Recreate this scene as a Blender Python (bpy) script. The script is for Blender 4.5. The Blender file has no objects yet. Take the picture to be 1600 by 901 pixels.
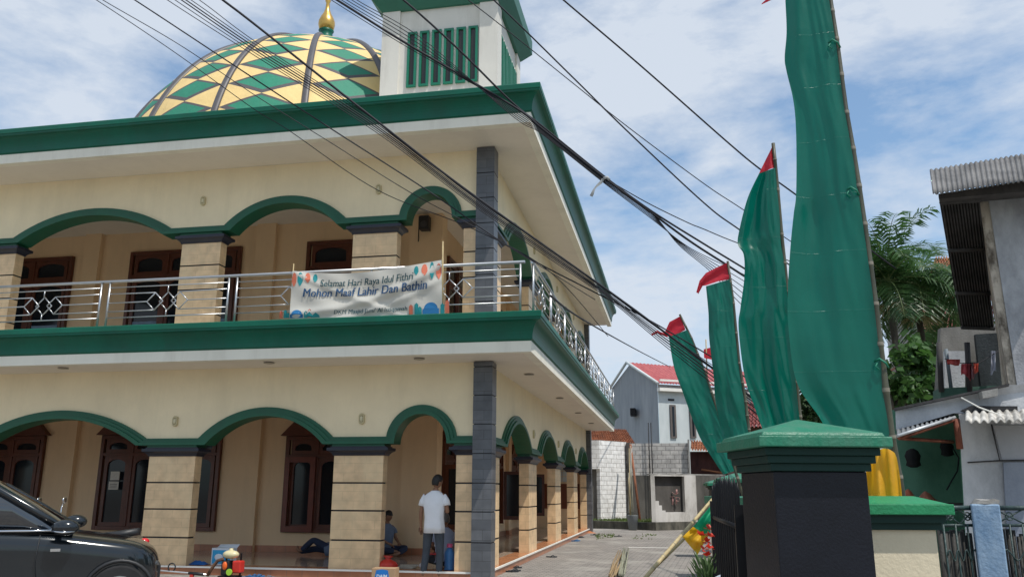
import bpy, bmesh, math, random
from mathutils import Vector, Matrix, noise
R = math.radians
random.seed(7)
sc = bpy.context.scene
C = sc.collection

# ------------------------------------------------------------------ camera
CAMF, YAW, PITCH, ROLL, EYE = 1297.8, -0.19117, 0.23899, 0.003835, 1.5
_f = Vector((math.sin(YAW)*math.cos(PITCH), math.cos(YAW)*math.cos(PITCH), math.sin(PITCH)))
_r = Vector((math.cos(YAW), -math.sin(YAW), 0)); _u = _r.cross(_f)
_r2 = math.cos(ROLL)*_r + math.sin(ROLL)*_u; _u2 = -math.sin(ROLL)*_r + math.cos(ROLL)*_u
cd = bpy.data.cameras.new('camera'); cam = bpy.data.objects.new('camera', cd); C.objects.link(cam)
cam.matrix_world = Matrix(((_r2.x, _u2.x, -_f.x, 0), (_r2.y, _u2.y, -_f.y, 0), (_r2.z, _u2.z, -_f.z, EYE), (0, 0, 0, 1)))
cd.sensor_width = 36; cd.lens = 36*CAMF/1600; cd.clip_end = 3000; cd.clip_start = 0.05
sc.camera = cam
def spot(px, py, Y):
    """world point seen at photo pixel (1600 wide) lying at world depth Y"""
    d = _r2*((px-800)/CAMF) - _u2*((py-450.5)/CAMF) + _f
    return Vector((0, 0, EYE)) + d*(Y/d.y)
def spot_z(px, py, z):
    d = _r2*((px-800)/CAMF) - _u2*((py-450.5)/CAMF) + _f
    return Vector((0, 0, EYE)) + d*((z-EYE)/d.z)

# ------------------------------------------------------------------ world + sun
SUN = Vector((0.46, -0.29, 1.0)).normalized()
w = bpy.data.worlds.new('World'); sc.world = w; w.use_nodes = True
nt = w.node_tree; nt.nodes.clear()
N = nt.nodes.new; L = nt.links.new
out = N('ShaderNodeOutputWorld'); bg = N('ShaderNodeBackground')
sky = N('ShaderNodeTexSky'); sky.sky_type = 'NISHITA'; sky.sun_disc = False
sky.sun_elevation = math.asin(SUN.z); sky.sun_rotation = math.atan2(SUN.x, SUN.y)
sky.air_density = 1.0; sky.dust_density = 1.0; sky.ozone_density = 2.0
tc = N('ShaderNodeTexCoord'); mp = N('ShaderNodeMapping'); mp.inputs['Scale'].default_value = (1.0, 1.0, 2.6)
mp.inputs['Rotation'].default_value = (0.25, 0.1, 0.6)
L(tc.outputs['Generated'], mp.inputs['Vector'])
n1 = N('ShaderNodeTexNoise'); n1.inputs['Scale'].default_value = 3.0; n1.inputs['Detail'].default_value = 9; n1.inputs['Roughness'].default_value = .6; n1.inputs['Distortion'].default_value = .15
n2 = N('ShaderNodeTexNoise'); n2.inputs['Scale'].default_value = 9; n2.inputs['Detail'].default_value = 6; n2.inputs['Roughness'].default_value = .6
L(mp.outputs[0], n1.inputs['Vector']); L(mp.outputs[0], n2.inputs['Vector'])
mx = N('ShaderNodeMath'); mx.operation = 'MULTIPLY_ADD'; L(n2.outputs['Fac'], mx.inputs[0]); mx.inputs[1].default_value = .28; L(n1.outputs['Fac'], mx.inputs[2])
cr = N('ShaderNodeValToRGB'); cr.color_ramp.elements[0].position = .50; cr.color_ramp.elements[1].position = .72
cr.color_ramp.elements[0].color = (.17, .17, .17, 1); cr.color_ramp.elements[1].color = (.93, .93, .93, 1)
L(mx.outputs[0], cr.inputs['Fac'])
cc = N('ShaderNodeMixRGB'); cc.blend_type = 'MIX'
skm = N('ShaderNodeVectorMath'); skm.operation = 'MULTIPLY'; skm.inputs[1].default_value = (1.15, 1.6, 1.75)
L(sky.outputs[0], skm.inputs[0])
L(cr.outputs['Color'], cc.inputs['Fac']); L(skm.outputs[0], cc.inputs[1]); cc.inputs[2].default_value = (7.3, 8.0, 9.0, 1)
L(cc.outputs[0], bg.inputs['Color']); bg.inputs['Strength'].default_value = 0.09
L(bg.outputs[0], out.inputs['Surface'])
ld = bpy.data.lights.new('sun', 'SUN'); ld.energy = 3.6; ld.angle = R(.6); ld.color = (1, .95, .88)
lo = bpy.data.objects.new('sun', ld); C.objects.link(lo)
lo.rotation_euler = SUN.to_track_quat('Z', 'Y').to_euler(); lo.location = (0, 0, 30)
sc.view_settings.view_transform = 'Standard'; sc.view_settings.look = 'None'
sc.view_settings.exposure = 0.08; sc.view_settings.gamma = 1
sc.cycles.max_bounces = 8; sc.cycles.use_denoising = True

# ------------------------------------------------------------------ materials
_mats = {}
def mat(name, col, rough=.6, var=.0, vs=3.0, bump=0, bs=40, metal=0, spec=.5, coat=0, trans=0, sheen=0):
    if name in _mats: return _mats[name]
    m = bpy.data.materials.new(name); m.use_nodes = True; _mats[name] = m
    t = m.node_tree; b = t.nodes['Principled BSDF']; n = t.nodes.new; l = t.links.new
    b.inputs['Roughness'].default_value = rough; b.inputs['Metallic'].default_value = metal
    b.inputs['Specular IOR Level'].default_value = spec; b.inputs['Coat Weight'].default_value = coat
    b.inputs['Sheen Weight'].default_value = sheen
    b.inputs['Base Color'].default_value = (*col, 1)
    m.diffuse_color = (*col, 1)
    c = n('ShaderNodeTexCoord')
    if var:
        a = n('ShaderNodeTexNoise'); a.inputs['Scale'].default_value = vs; a.inputs['Detail'].default_value = 8; a.inputs['Roughness'].default_value = .65
        l(c.outputs['Object'], a.inputs['Vector'])
        r = n('ShaderNodeMapRange'); r.inputs['From Min'].default_value = .3; r.inputs['From Max'].default_value = .7
        r.inputs['To Min'].default_value = 1-var; r.inputs['To Max'].default_value = 1+var
        l(a.outputs['Fac'], r.inputs['Value'])
        v = n('ShaderNodeVectorMath'); v.operation = 'SCALE'; v.inputs[0].default_value = col; l(r.outputs[0], v.inputs['Scale'])
        l(v.outputs[0], b.inputs['Base Color'])
    if bump:
        a = n('ShaderNodeTexNoise'); a.inputs['Scale'].default_value = bs; a.inputs['Detail'].default_value = 6
        l(c.outputs['Object'], a.inputs['Vector'])
        u = n('ShaderNodeBump'); u.inputs['Strength'].default_value = bump; u.inputs['Distance'].default_value = .02
        l(a.outputs['Fac'], u.inputs['Height']); l(u.outputs[0], b.inputs['Normal'])
    if trans:
        tr = n('ShaderNodeBsdfTranslucent'); tr.inputs['Color'].default_value = (*[min(1, x*1.5) for x in col], 1)
        ms = n('ShaderNodeMixShader'); ms.inputs[0].default_value = trans
        o = t.nodes['Material Output']; l(b.outputs[0], ms.inputs[1]); l(tr.outputs[0], ms.inputs[2]); l(ms.outputs[0], o.inputs['Surface'])
    return m
def brickmat(name, c1, c2, mortar, bw, bh, ms=.01, rough=.8, rot=(0, 0, 0), offset=.5, dirt=None, dirt_s=1.0, dirt_lo=.5, dirt_hi=.7, coord='Object', bump=.3, flip=False):
    m = bpy.data.materials.new(name); m.use_nodes = True; _mats[name] = m
    t = m.node_tree; b = t.nodes['Principled BSDF']; n = t.nodes.new; l = t.links.new
    b.inputs['Roughness'].default_value = rough
    c = n('ShaderNodeTexCoord'); g = n('ShaderNodeMapping'); g.inputs['Rotation'].default_value = rot
    l(c.outputs[coord], g.inputs['Vector'])
    br = n('ShaderNodeTexBrick'); br.inputs['Scale'].default_value = 1; br.inputs['Brick Width'].default_value = bw; br.inputs['Row Height'].default_value = bh
    br.inputs['Mortar Size'].default_value = ms; br.inputs['Mortar Smooth'].default_value = .2; br.offset = offset
    br.inputs['Color1'].default_value = (*c1, 1); br.inputs['Color2'].default_value = (*c2, 1); br.inputs['Mortar'].default_value = (*mortar, 1)
    l(g.outputs[0], br.inputs['Vector'])
    a = n('ShaderNodeTexNoise'); a.inputs['Scale'].default_value = 5; a.inputs['Detail'].default_value = 9; l(c.outputs['Object'], a.inputs['Vector'])
    r = n('ShaderNodeMapRange'); r.inputs['From Min'].default_value = .3; r.inputs['From Max'].default_value = .7; r.inputs['To Min'].default_value = .82; r.inputs['To Max'].default_value = 1.15
    l(a.outputs['Fac'], r.inputs['Value'])
    v = n('ShaderNodeVectorMath'); v.operation = 'SCALE'; l(br.outputs['Color'], v.inputs[0]); l(r.outputs[0], v.inputs['Scale'])
    last = v.outputs[0]
    if dirt:
        d = n('ShaderNodeTexNoise'); d.inputs['Scale'].default_value = dirt_s; d.inputs['Detail'].default_value = 10; d.inputs['Roughness'].default_value = .7
        dm = n('ShaderNodeMapping'); dm.inputs['Scale'].default_value = (1, 1, .45); l(c.outputs['Object'], dm.inputs['Vector']); l(dm.outputs[0], d.inputs['Vector'])
        q = n('ShaderNodeMapRange'); q.inputs['From Min'].default_value = dirt_lo; q.inputs['From Max'].default_value = dirt_hi; l(d.outputs['Fac'], q.inputs['Value'])
        x = n('ShaderNodeMixRGB'); l(q.outputs[0], x.inputs[0]); l(last, x.inputs[1]); x.inputs[2].default_value = (*dirt, 1); last = x.outputs[0]
    l(last, b.inputs['Base Color'])
    u = n('ShaderNodeBump'); u.inputs['Strength'].default_value = bump; u.inputs['Distance'].default_value = .01; u.invert = True
    l(br.outputs['Fac'], u.inputs['Height']); l(u.outputs[0], b.inputs['Normal'])
    return m
def stainmat(name, c1, c2, scale, lo, hi, rough=.85, stretch=(1, 1, .35), bump=.3, c3=None):
    m = bpy.data.materials.new(name); m.use_nodes = True; _mats[name] = m
    t = m.node_tree; b = t.nodes['Principled BSDF']; n = t.nodes.new; l = t.links.new
    b.inputs['Roughness'].default_value = rough
    c = n('ShaderNodeTexCoord'); g = n('ShaderNodeMapping'); g.inputs['Scale'].default_value = stretch; l(c.outputs['Object'], g.inputs['Vector'])
    a = n('ShaderNodeTexNoise'); a.inputs['Scale'].default_value = scale; a.inputs['Detail'].default_value = 12; a.inputs['Roughness'].default_value = .68
    l(g.outputs[0], a.inputs['Vector'])
    r = n('ShaderNodeValToRGB'); r.color_ramp.elements[0].position = lo; r.color_ramp.elements[1].position = hi
    r.color_ramp.elements[0].color = (*c1, 1); r.color_ramp.elements[1].color = (*c2, 1)
    if c3: e = r.color_ramp.elements.new(min(.98, hi+.12)); e.color = (*c3, 1)
    l(a.outputs['Fac'], r.inputs['Fac']); l(r.outputs['Color'], b.inputs['Base Color'])
    a2 = n('ShaderNodeTexNoise'); a2.inputs['Scale'].default_value = 30; a2.inputs['Detail'].default_value = 6; l(c.outputs['Object'], a2.inputs['Vector'])
    u = n('ShaderNodeBump'); u.inputs['Strength'].default_value = bump; u.inputs['Distance'].default_value = .02
    l(a2.outputs['Fac'], u.inputs['Height']); l(u.outputs[0], b.inputs['Normal'])
    return m
def windowglass(name, tint=(.012, .016, .022), rough=.08):
    return mat(name, tint, rough, spec=.35)

def streak(m, amt=.5, col=(.25, .20, .13), lo=.60, hi=.80, sc_=2.2):
    """rain streaks and grime over a paint"""
    t = m.node_tree; b = t.nodes['Principled BSDF']; l = b.inputs['Base Color'].links[0]; src = l.from_socket
    co = t.nodes.new('ShaderNodeTexCoord'); g_ = t.nodes.new('ShaderNodeMapping'); g_.inputs['Scale'].default_value = (1, 1, .16); t.links.new(co.outputs['Object'], g_.inputs[0])
    n_ = t.nodes.new('ShaderNodeTexNoise'); n_.inputs['Scale'].default_value = sc_; n_.inputs['Detail'].default_value = 11; n_.inputs['Roughness'].default_value = .72; t.links.new(g_.outputs[0], n_.inputs['Vector'])
    r = t.nodes.new('ShaderNodeMapRange'); r.inputs['From Min'].default_value = lo-.12; r.inputs['From Max'].default_value = hi; r.inputs['To Max'].default_value = amt; t.links.new(n_.outputs['Fac'], r.inputs['Value'])
    x = t.nodes.new('ShaderNodeMixRGB'); t.links.new(r.outputs[0], x.inputs[0]); t.links.new(src, x.inputs[1]); x.inputs[2].default_value = (*col, 1); t.links.new(x.outputs[0], b.inputs['Base Color']); return m
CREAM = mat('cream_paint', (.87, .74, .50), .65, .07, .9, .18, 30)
INNER = mat('cream_paint_shaded', (.80, .58, .36), .6, .05, .8, .1, 50)  # the cream again, with porch shade and warm bounce put into the colour
SOFFIT = mat('soffit_paint', (.78, .71, .61), .6, .04, .6)
FASCIA = mat('fascia_paint', (.84, .80, .68), .55, .05, 1.2)
GREEN = mat('green_gloss_paint', (.001, .11, .066), .42, .16, 1.6, .12, 14, spec=.3)
GREENT = mat('arch_green_paint', (.002, .095, .045), .45, .12, 2.5)
BLACKC = mat('black_cap_paint', (.012, .016, .03), .4, .2, 4)
GREYT = brickmat('grey_pillar_tile', (.085, .09, .10), (.12, .125, .135), (.04, .04, .04), .9, .17, .003, .38, rot=(R(90), 0, 0), bump=.15)
TILE = brickmat('sandstone_tile', (.77, .54, .31), (.73, .51, .29), (.60, .42, .24), .42, .165, .004, .42, rot=(R(90), 0, 0), bump=.15, dirt=(.74, .57, .34), dirt_s=.9, dirt_lo=.5, dirt_hi=.75)
GROOVE = mat('groove_black', (.008, .008, .01), .5)
FLOOR = mat('porch_floor_tile', (.50, .38, .28), .12, .08, 1.5, spec=.6)
TERRA = brickmat('terracotta_tile', (.50, .22, .10), (.42, .17, .08), (.30, .17, .10), .30, .30, .006, .25, offset=0, bump=.1)
TERRAV = brickmat('terracotta_riser', (.46, .19, .10), (.40, .16, .08), (.28, .15, .10), .30, .30, .006, .3, rot=(R(90), 0, 0), offset=0, bump=.1)
WHITE = mat('white_trim', (.78, .76, .70), .5, .08, 4)
WOOD = mat('brown_window_wood', (.105, .030, .016), .35, .25, 6, .1, 30)
WOODL = mat('light_brown_wood', (.28, .12, .05), .4, .2, 8)
GLASS = windowglass('dark_window_glass')
CURT = mat('blue_grey_curtain', (.16, .24, .34), .6, .12, 8)
STEEL = mat('stainless_steel', (.50, .51, .52), .33, .06, 6, metal=.85)
WHITEP = mat('tower_white_paint', (.66, .64, .58), .65, .06, 1.2, .1, 40)
GOLD = mat('gold_leaf', (.62, .38, .10), .32, .12, 5, metal=.75)
CONC = stainmat('weathered_concrete', (.16, .155, .145), (.38, .37, .35), 2.2, .35, .62)
BLACKI = mat('black_iron', (.006, .006, .008), .5, .2, 10, spec=.3)
CABLE = mat('cable_rubber', (.006, .007, .014), .7)

streak(CREAM, .20, (.42, .34, .20)); streak(INNER, .22, (.35, .24, .13)); streak(SOFFIT, .2, (.42, .36, .28)); streak(FASCIA, .35, (.35, .31, .22)); streak(GREEN, .55, (.02, .075, .05), .56, .8); streak(GREENT, .5, (.02, .06, .035), .56, .8); streak(WHITEP, .5, (.36, .33, .27))
# ------------------------------------------------------------------ mesh building
def wloc(o):
    v = Vector((0, 0, 0))
    while o is not None: v = v + o.location; o = o.parent
    return v
def props(o, label=None, cat=None, group=None, kind=None):
    if label: o['label'] = label
    if cat: o['category'] = cat
    if group: o['group'] = group
    if kind: o['kind'] = kind
    return o
def thing(name, label, cat, loc=(0, 0, 0), rz=0, group=None):
    o = bpy.data.objects.new(name, None); C.objects.link(o); o.location = loc; o.rotation_euler = (0, 0, rz)
    o.empty_display_size = .1
    return props(o, label, cat, group)
class MB:
    def __init__(s): s.v = []; s.f = []; s.smooth = []; s.mi = []
    def add(s, vs, fs, smooth=False, mi=0):
        o = len(s.v); s.v += [Vector(v) for v in vs]
        for f in fs: s.f.append([i+o for i in f]); s.smooth.append(smooth); s.mi.append(mi)
        return s
    def box(s, a, b, mi=0):
        x0, y0, z0 = [min(p, q) for p, q in zip(a, b)]; x1, y1, z1 = [max(p, q) for p, q in zip(a, b)]
        return s.add([(x0,y0,z0),(x1,y0,z0),(x1,y1,z0),(x0,y1,z0),(x0,y0,z1),(x1,y0,z1),(x1,y1,z1),(x0,y1,z1)],
              [(0,3,2,1),(4,5,6,7),(0,1,5,4),(1,2,6,5),(2,3,7,6),(3,0,4,7)], mi=mi)
    def obox(s, c, h, rz=0, rx=0, ry=0, mi=0):
        m = Matrix.Translation(c) @ Matrix.Rotation(rz, 4, 'Z') @ Matrix.Rotation(ry, 4, 'Y') @ Matrix.Rotation(rx, 4, 'X')
        vs = [m @ Vector((x*h[0], y*h[1], z*h[2])) for x, y, z in ((-1,-1,-1),(1,-1,-1),(1,1,-1),(-1,1,-1),(-1,-1,1),(1,-1,1),(1,1,1),(-1,1,1))]
        return s.add(vs, [(0,3,2,1),(4,5,6,7),(0,1,5,4),(1,2,6,5),(2,3,7,6),(3,0,4,7)], mi=mi)
    def quad(s, a, b, c, d): return s.add([a, b, c, d], [(0, 1, 2, 3)])
    def tube(s, pts, r, n=8, cap=True, smooth=True, mi=0, flat=1.0):
        pts = [Vector(p) for p in pts]; rs = r if isinstance(r, (list, tuple)) else [r]*len(pts)
        vs = []; up = Vector((0, 0, 1)); prev = None
        for i, p in enumerate(pts):
            t = (pts[min(i+1, len(pts)-1)]-pts[max(i-1, 0)]).normalized()
            if prev is None:
                a = t.cross(up)
                if a.length < .05: a = t.cross(Vector((0, 1, 0)))
                a.normalize()
            else: a = (prev - t*prev.dot(t)).normalized()
            prev = a; b = t.cross(a)
            for k in range(n):
                g = 2*math.pi*k/n; vs.append(p+a*(math.cos(g)*rs[i])+b*(math.sin(g)*rs[i]*flat))
        fs = [(i*n+k, i*n+(k+1) % n, (i+1)*n+(k+1) % n, (i+1)*n+k) for i in range(len(pts)-1) for k in range(n)]
        s.add(vs, fs, smooth, mi)
        if cap:
            o = len(s.v)-len(vs)
            s.f.append([o+k for k in range(n)][::-1]); s.smooth.append(False); s.mi.append(mi)
            s.f.append([o+(len(pts)-1)*n+k for k in range(n)]); s.smooth.append(False); s.mi.append(mi)
        return s
    def lathe(s, prof, c=(0, 0, 0), n=24, smooth=True, mi=0, axis=None):
        vs = []; c = Vector(c); q = axis.to_track_quat('Z', 'Y').to_matrix() if axis else Matrix.Identity(3)
        for r, z in prof:
            for k in range(n):
                g = 2*math.pi*k/n; vs.append(c+q @ Vector((r*math.cos(g), r*math.sin(g), z)))
        fs = [(i*n+k, i*n+(k+1) % n, (i+1)*n+(k+1) % n, (i+1)*n+k) for i in range(len(prof)-1) for k in range(n)]
        return s.add(vs, fs, smooth, mi)
    def loft(s, secs, smooth=True, cap=True, mi=0):
        n = len(secs[0]); vs = [p for q in secs for p in q]
        fs = [(i*n+k, i*n+(k+1) % n, (i+1)*n+(k+1) % n, (i+1)*n+k) for i in range(len(secs)-1) for k in range(n)]
        if cap: fs += [tuple(range(n))[::-1], tuple((len(secs)-1)*n+k for k in range(n))]
        return s.add(vs, fs, smooth, mi)
    def ell(s, c, r, n=14, m=9, mi=0, rz=0):
        c = Vector(c); vs = []; q = Matrix.Rotation(rz, 3, 'Z')
        for i in range(m+1):
            p = -math.pi/2+math.pi*i/m
            for k in range(n):
                g = 2*math.pi*k/n; vs.append(c+q @ Vector((r[0]*math.cos(p)*math.cos(g), r[1]*math.cos(p)*math.sin(g), r[2]*math.sin(p))))
        fs = [(i*n+k, i*n+(k+1) % n, (i+1)*n+(k+1) % n, (i+1)*n+k) for i in range(m) for k in range(n)]
        return s.add(vs, fs, True, mi)
    def grid(s, P, smooth=True, mi=0):
        h = len(P); w_ = len(P[0])
        return s.add([p for r in P for p in r], [(i*w_+j, i*w_+j+1, (i+1)*w_+j+1, (i+1)*w_+j) for i in range(h-1) for j in range(w_-1)], smooth, mi)
    def prism(s, poly, ax, a, b, mi=0):
        """poly of 2D points (the other two axes in order), extruded on axis ax from a to b"""
        def P(p, t): q = list(p); q.insert(ax, t); return q
        n = len(poly)
        return s.add([P(p, a) for p in poly]+[P(p, b) for p in poly], [tuple(range(n))[::-1], tuple(range(n, 2*n))]+[(k, (k+1) % n, n+(k+1) % n, n+k) for k in range(n)], mi=mi)
    def build(s, name, m, parent=None, local=False, bevel=0, thick=0):
        me = bpy.data.meshes.new(name)
        off = Vector((0, 0, 0)) if (parent is None or local) else wloc(parent)
        me.from_pydata([v-off for v in s.v], [], s.f)
        ms = m if isinstance(m, (list, tuple)) else [m]
        for q in ms: me.materials.append(q)
        me.polygons.foreach_set('use_smooth', s.smooth); me.polygons.foreach_set('material_index', s.mi)
        bm = bmesh.new(); bm.from_mesh(me); bmesh.ops.remove_doubles(bm, verts=bm.verts, dist=1e-5)
        if not thick: bmesh.ops.recalc_face_normals(bm, faces=bm.faces)
        bm.to_mesh(me); bm.free(); me.update()
        o = bpy.data.objects.new(name, me); C.objects.link(o)
        if parent: o.parent = parent
        if bevel:
            b = o.modifiers.new('bevel', 'BEVEL'); b.width = bevel; b.segments = 2; b.limit_method = 'ANGLE'; b.angle_limit = R(50)
        if thick:
            b = o.modifiers.new('thick', 'SOLIDIFY'); b.thickness = thick; b.offset = 0
        return o

# ================================================================== ground
g = MB().quad((-900, -300, -.03), (900, -300, -.03), (900, 1500, -.03), (-900, 1500, -.03))
props(g.build('ground', stainmat('bare_ground', (.13, .11, .085), (.24, .22, .18), .8, .3, .7, stretch=(1, 1, 1))), kind='structure')
PAVE = brickmat('paving_blocks', (.30, .27, .24), (.23, .21, .19), (.10, .095, .085), .21, .105, .010, .85, rot=(0, 0, R(3)), dirt=(.36, .34, .30), dirt_s=.7, dirt_lo=.5, dirt_hi=.7, bump=.35)
g = MB().box((-30, -6, -.2), (2.4, 36.0, 0))
props(g.build('paving', PAVE), kind='structure')

# ================================================================== mosque
XW, YW = -3.33, 14.62             # outer faces of side and front walls
XI, YI = -5.42, 18.25             # inner walls
XL, YB = -19.5, 32.6              # left and back ends
XE, YE = -2.29, 13.52             # eave edges
TH = .24
mosque = thing('mosque', 'large two-storey cream mosque with green eaves, arched verandas and a patterned dome', 'mosque', (-11.4, 23.6, 0))
# floors
b = MB().box((XL, 14.56, 0), (-3.27, YB, .125)); b.build('floor_plinth', TERRAV, mosque)
b = MB().box((XL, 14.98, .125), (-3.69, YB-.1, .147)); b.build('porch_floor', FLOOR, mosque)
b = MB()
b.box((XL, 14.57, .125), (-3.28, 14.98, .149)); b.box((-3.69, 14.98, .125), (-3.28, YB-.1, .149))
b.build('floor_border', TERRA, mosque)
b = MB(); b.box((XL, 14.535, .122), (-3.245, 14.569, .153)); b.box((-3.279, 14.569, .122), (-3.245, YB, .153))
b.build('step_nosing', WHITE, mosque)
# slab + soffits
b = MB().box((XL, YE+.02, 3.775), (XE-.02, YB-.05, 4.36)); b.build('balcony_slab', SOFFIT, mosque)
b = MB().box((XL, YE+.02, 7.915), (XE-.02, YB-.05, 8.40)); b.build('roof_slab', SOFFIT, mosque)
def lpath(name, prof, m, yb):
    """sweep profile of (outward, z) along the front then the side, mitred"""
    b = MB(); P = []
    P.append([(XL, YE-d, z) for d, z in prof]); P.append([(XE+d, YE-d, z) for d, z in prof]); P.append([(XE+d, yb, z) for d, z in prof])
    n = len(prof)
    vs = [p for q in P for p in q]; fs = [(i*n+k, i*n+(k+1) % n, (i+1)*n+(k+1) % n, (i+1)*n+k) for i in range(2) for k in range(n)]
    fs += [tuple(range(n))[::-1], tuple(2*n+k for k in range(n))]
    b.add(vs, fs); return b.build(name, m, mosque)
for zs, zt, top in ((3.76, 3.945, 4.42), (7.90, 8.09, 8.56)):
    lpath('fascia', [(0, zs), (.002, zt), (-.16, zt), (-.16, zs)], FASCIA, YB+.2)
    h = top-zt; d = .21
    pr = [(.004, zt), (.012, zt+.03*h), (.03, zt+.06*h), (.03, zt+.10*h)]
    for k in range(1, 9):
        a = R(90*k/8); pr.append((.03+(d-.07)*(1-math.cos(a)), zt+.10*h+.58*h*math.sin(a)))
    pr += [(d-.015, zt+.70*h), (d-.015, zt+.76*h), (d, zt+.79*h), (d, zt+.97*h), (d-.01, zt+h), (-.3, zt+h), (-.3, zt)]
    lpath('cornice', pr, GREEN, YB+.2)
# parapet walls of arches
def arcpts(a, b_, z0, rise, n=26):
    c = (a+b_)/2; h = (b_-a)/2
    if rise >= h*.98:
        return [(c-h*math.cos(math.pi*k/n), z0+rise*math.sin(math.pi*k/n)) for k in range(n+1)]
    r = (h*h+rise*rise)/(2*rise); zc = z0+rise-r; t = math.asin(h/r)
    return [(c+r*math.sin(-t+2*t*k/n), zc+r*math.cos(-t+2*t*k/n)) for k in range(n+1)]
def facade(axis, base, outn, s0, s1, arches, zsp, crown, zin, ztop, step):
    """axis 0: runs along X at Y=base (outside is -Y); axis 1: runs along Y at X=base (outside is +X)"""
    def P(s, o, z): return (s, base-o, z) if axis == 0 else (base+o, s, z)
    outer = [(s0, zsp)]; inner = [(s0, zin)]
    for a, b_ in arches:
        po = arcpts(a, b_, zsp, crown-zsp); w_ = .17
        pi_ = arcpts(a+w_*1.0, b_-w_*1.0, zin, crown-w_-zin)
        outer += po; inner += pi_
    outer.append((s1, zsp)); inner.append((s1, zin))
    # wall plate
    mid = [((o[0]+i[0])/2, (o[1]+i[1])/2) for o, i in zip(outer, inner)]
    poly = mid+[(s1, ztop), (s0, ztop)]
    b = MB(); n = len(poly)
    b.add([P(s, 0, z) for s, z in poly]+[P(s, -TH, z) for s, z in poly], [tuple(range(n)), tuple(range(n, 2*n))[::-1]]+[(k, (k+1) % n, n+(k+1) % n, n+k) for k in range(n)])
    b.build('wall', CREAM, mosque)
    b = MB(); m_ = len(outer)
    for f0, f1, o0, o1 in ((0, .36, -.02, .045), (.30, .68, -.02, .07), (.62, 1.0, -TH-.05, .10)):
        A = [(o[0]*(1-f0)+i[0]*f0, o[1]*(1-f0)+i[1]*f0) for o, i in zip(outer, inner)]
        B = [(o[0]*(1-f1)+i[0]*f1, o[1]*(1-f1)+i[1]*f1) for o, i in zip(outer, inner)]
        vs = []
        for q in range(m_): vs += [P(A[q][0], o0, A[q][1]), P(A[q][0], o1, A[q][1]), P(B[q][0], o1, B[q][1]), P(B[q][0], o0, B[q][1])]
        fs = [(q*4+k, q*4+(k+1) % 4, q*4+4+(k+1) % 4, q*4+4+k) for q in range(m_-1) for k in range(4)]+[(0, 1, 2, 3), tuple(4*(m_-1)+k for k in (3, 2, 1, 0))]
        b.add(vs, fs)
    b.build('arch_trim', GREENT, mosque)
def shaft(x0, x1, y0, y1, zs, h, inset, name, m):
    secs = []; mis = []
    def rc(z, i): return [(x0+i, y0+i, z), (x1-i, y0+i, z), (x1-i, y1-i, z), (x0+i, y1-i, z)]
    secs.append(rc(zs[0], 0))
    for g_ in zs[1:-1]:
        secs += [rc(g_-h, 0), rc(g_-h, inset), rc(g_+h, inset), rc(g_+h, 0)]; mis += [0, 1, 1, 1]
    secs.append(rc(zs[-1], 0)); mis.append(0)
    b = MB(); b.loft(secs, smooth=False)
    for i in range(len(mis)):
        for k in range(4): b.mi[i*4+k] = mis[i]
    return b.build(name, [m, GROOVE], mosque)
def column(x0, x1, y0, y1, zb, zt, zcap, grooves, ends=(1, 1, 1, 1)):
    """tiled shaft, black flared capital, green necking up to zcap"""
    zs = [zb]+[g_ for g_ in grooves if zb < g_ < zt]+[zt]
    col = shaft(x0, x1, y0, y1, zs, .014, .02, 'column', TILE)
    b = MB(); e0, e1, f0, f1 = ends
    prof = [(.0, zt), (.02, zt), (.03, zt+.03), (.065, zt+.065), (.11, zt+.09), (.11, zt+.14), (.06, zt+.142), (.06, zt+.165)]
    secs = [[(x0-e0*d, y0-f0*d, z), (x1+e1*d, y0-f0*d, z), (x1+e1*d, y1+f1*d, z), (x0-e0*d, y1+f1*d, z)] for d, z in prof]
    b.loft(secs, smooth=False); b.build('capital', BLACKC, col)
    b = MB().box((x0-.03*e0, y0-.06*f0, zt+.166), (x1+.03*e1, y1+.06*f1, zcap)); b.build('necking', GREENT, col)
GL = [.64, 1.15, 1.635]; GU = [4.87, 5.38, 5.88]
aF = [(-18.7, -14.85), (-13.84, -9.98), (-8.88, -6.17), (-5.14, -3.82)]
facade(0, YW, None, XL, -3.45, aF, 2.455, 3.02, 2.325, 3.775, 0)
for x0, x1 in ((XL, -18.78), (-14.78, -13.9), (-9.90, -8.93), (-6.14, -5.19), (-3.83, -3.52)):
    column(x0, x1, YW+.01, YW+TH, .149, 2.12, 2.335, GL)
aU = [(-18.5, -14.5), (-13.62, -9.91), (-8.74, -6.14), (-5.05, -3.81)]
facade(0, YW, None, XL, -3.45, aU, 6.68, 7.225, 6.55, 7.915, 0)
for x0, x1 in ((XL, -18.6), (-14.45, -13.54), (-9.66, -8.80), (-5.99, -5.09), (-3.77, -3.52)):
    column(x0, x1, YW+.01, YW+TH, 4.36, 6.345, 6.56, GU)
aS = [(16.15, 19.42), (20.52, 23.75), (24.93, 28.13), (29.25, 32.25)]
facade(1, XW, None, YW+.3, YB-.12, aS, 2.48, 3.07, 2.34, 3.775, 0)
facade(1, XW, None, YW+.3, YB-.12, aS, 6.70, 7.34, 6.56, 7.915, 0)
for y0, y1 in ((YW+.26, 16.05), (19.4, 20.5), (23.78, 24.9), (28.15, 29.2), (32.1, YB-.13)):
    column(XW-TH, XW-.01, y0, y1, .149, 2.12, 2.345, GL)
    column(XW-TH, XW-.01, y0, y1, 4.36, 6.345, 6.565, GU)
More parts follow.
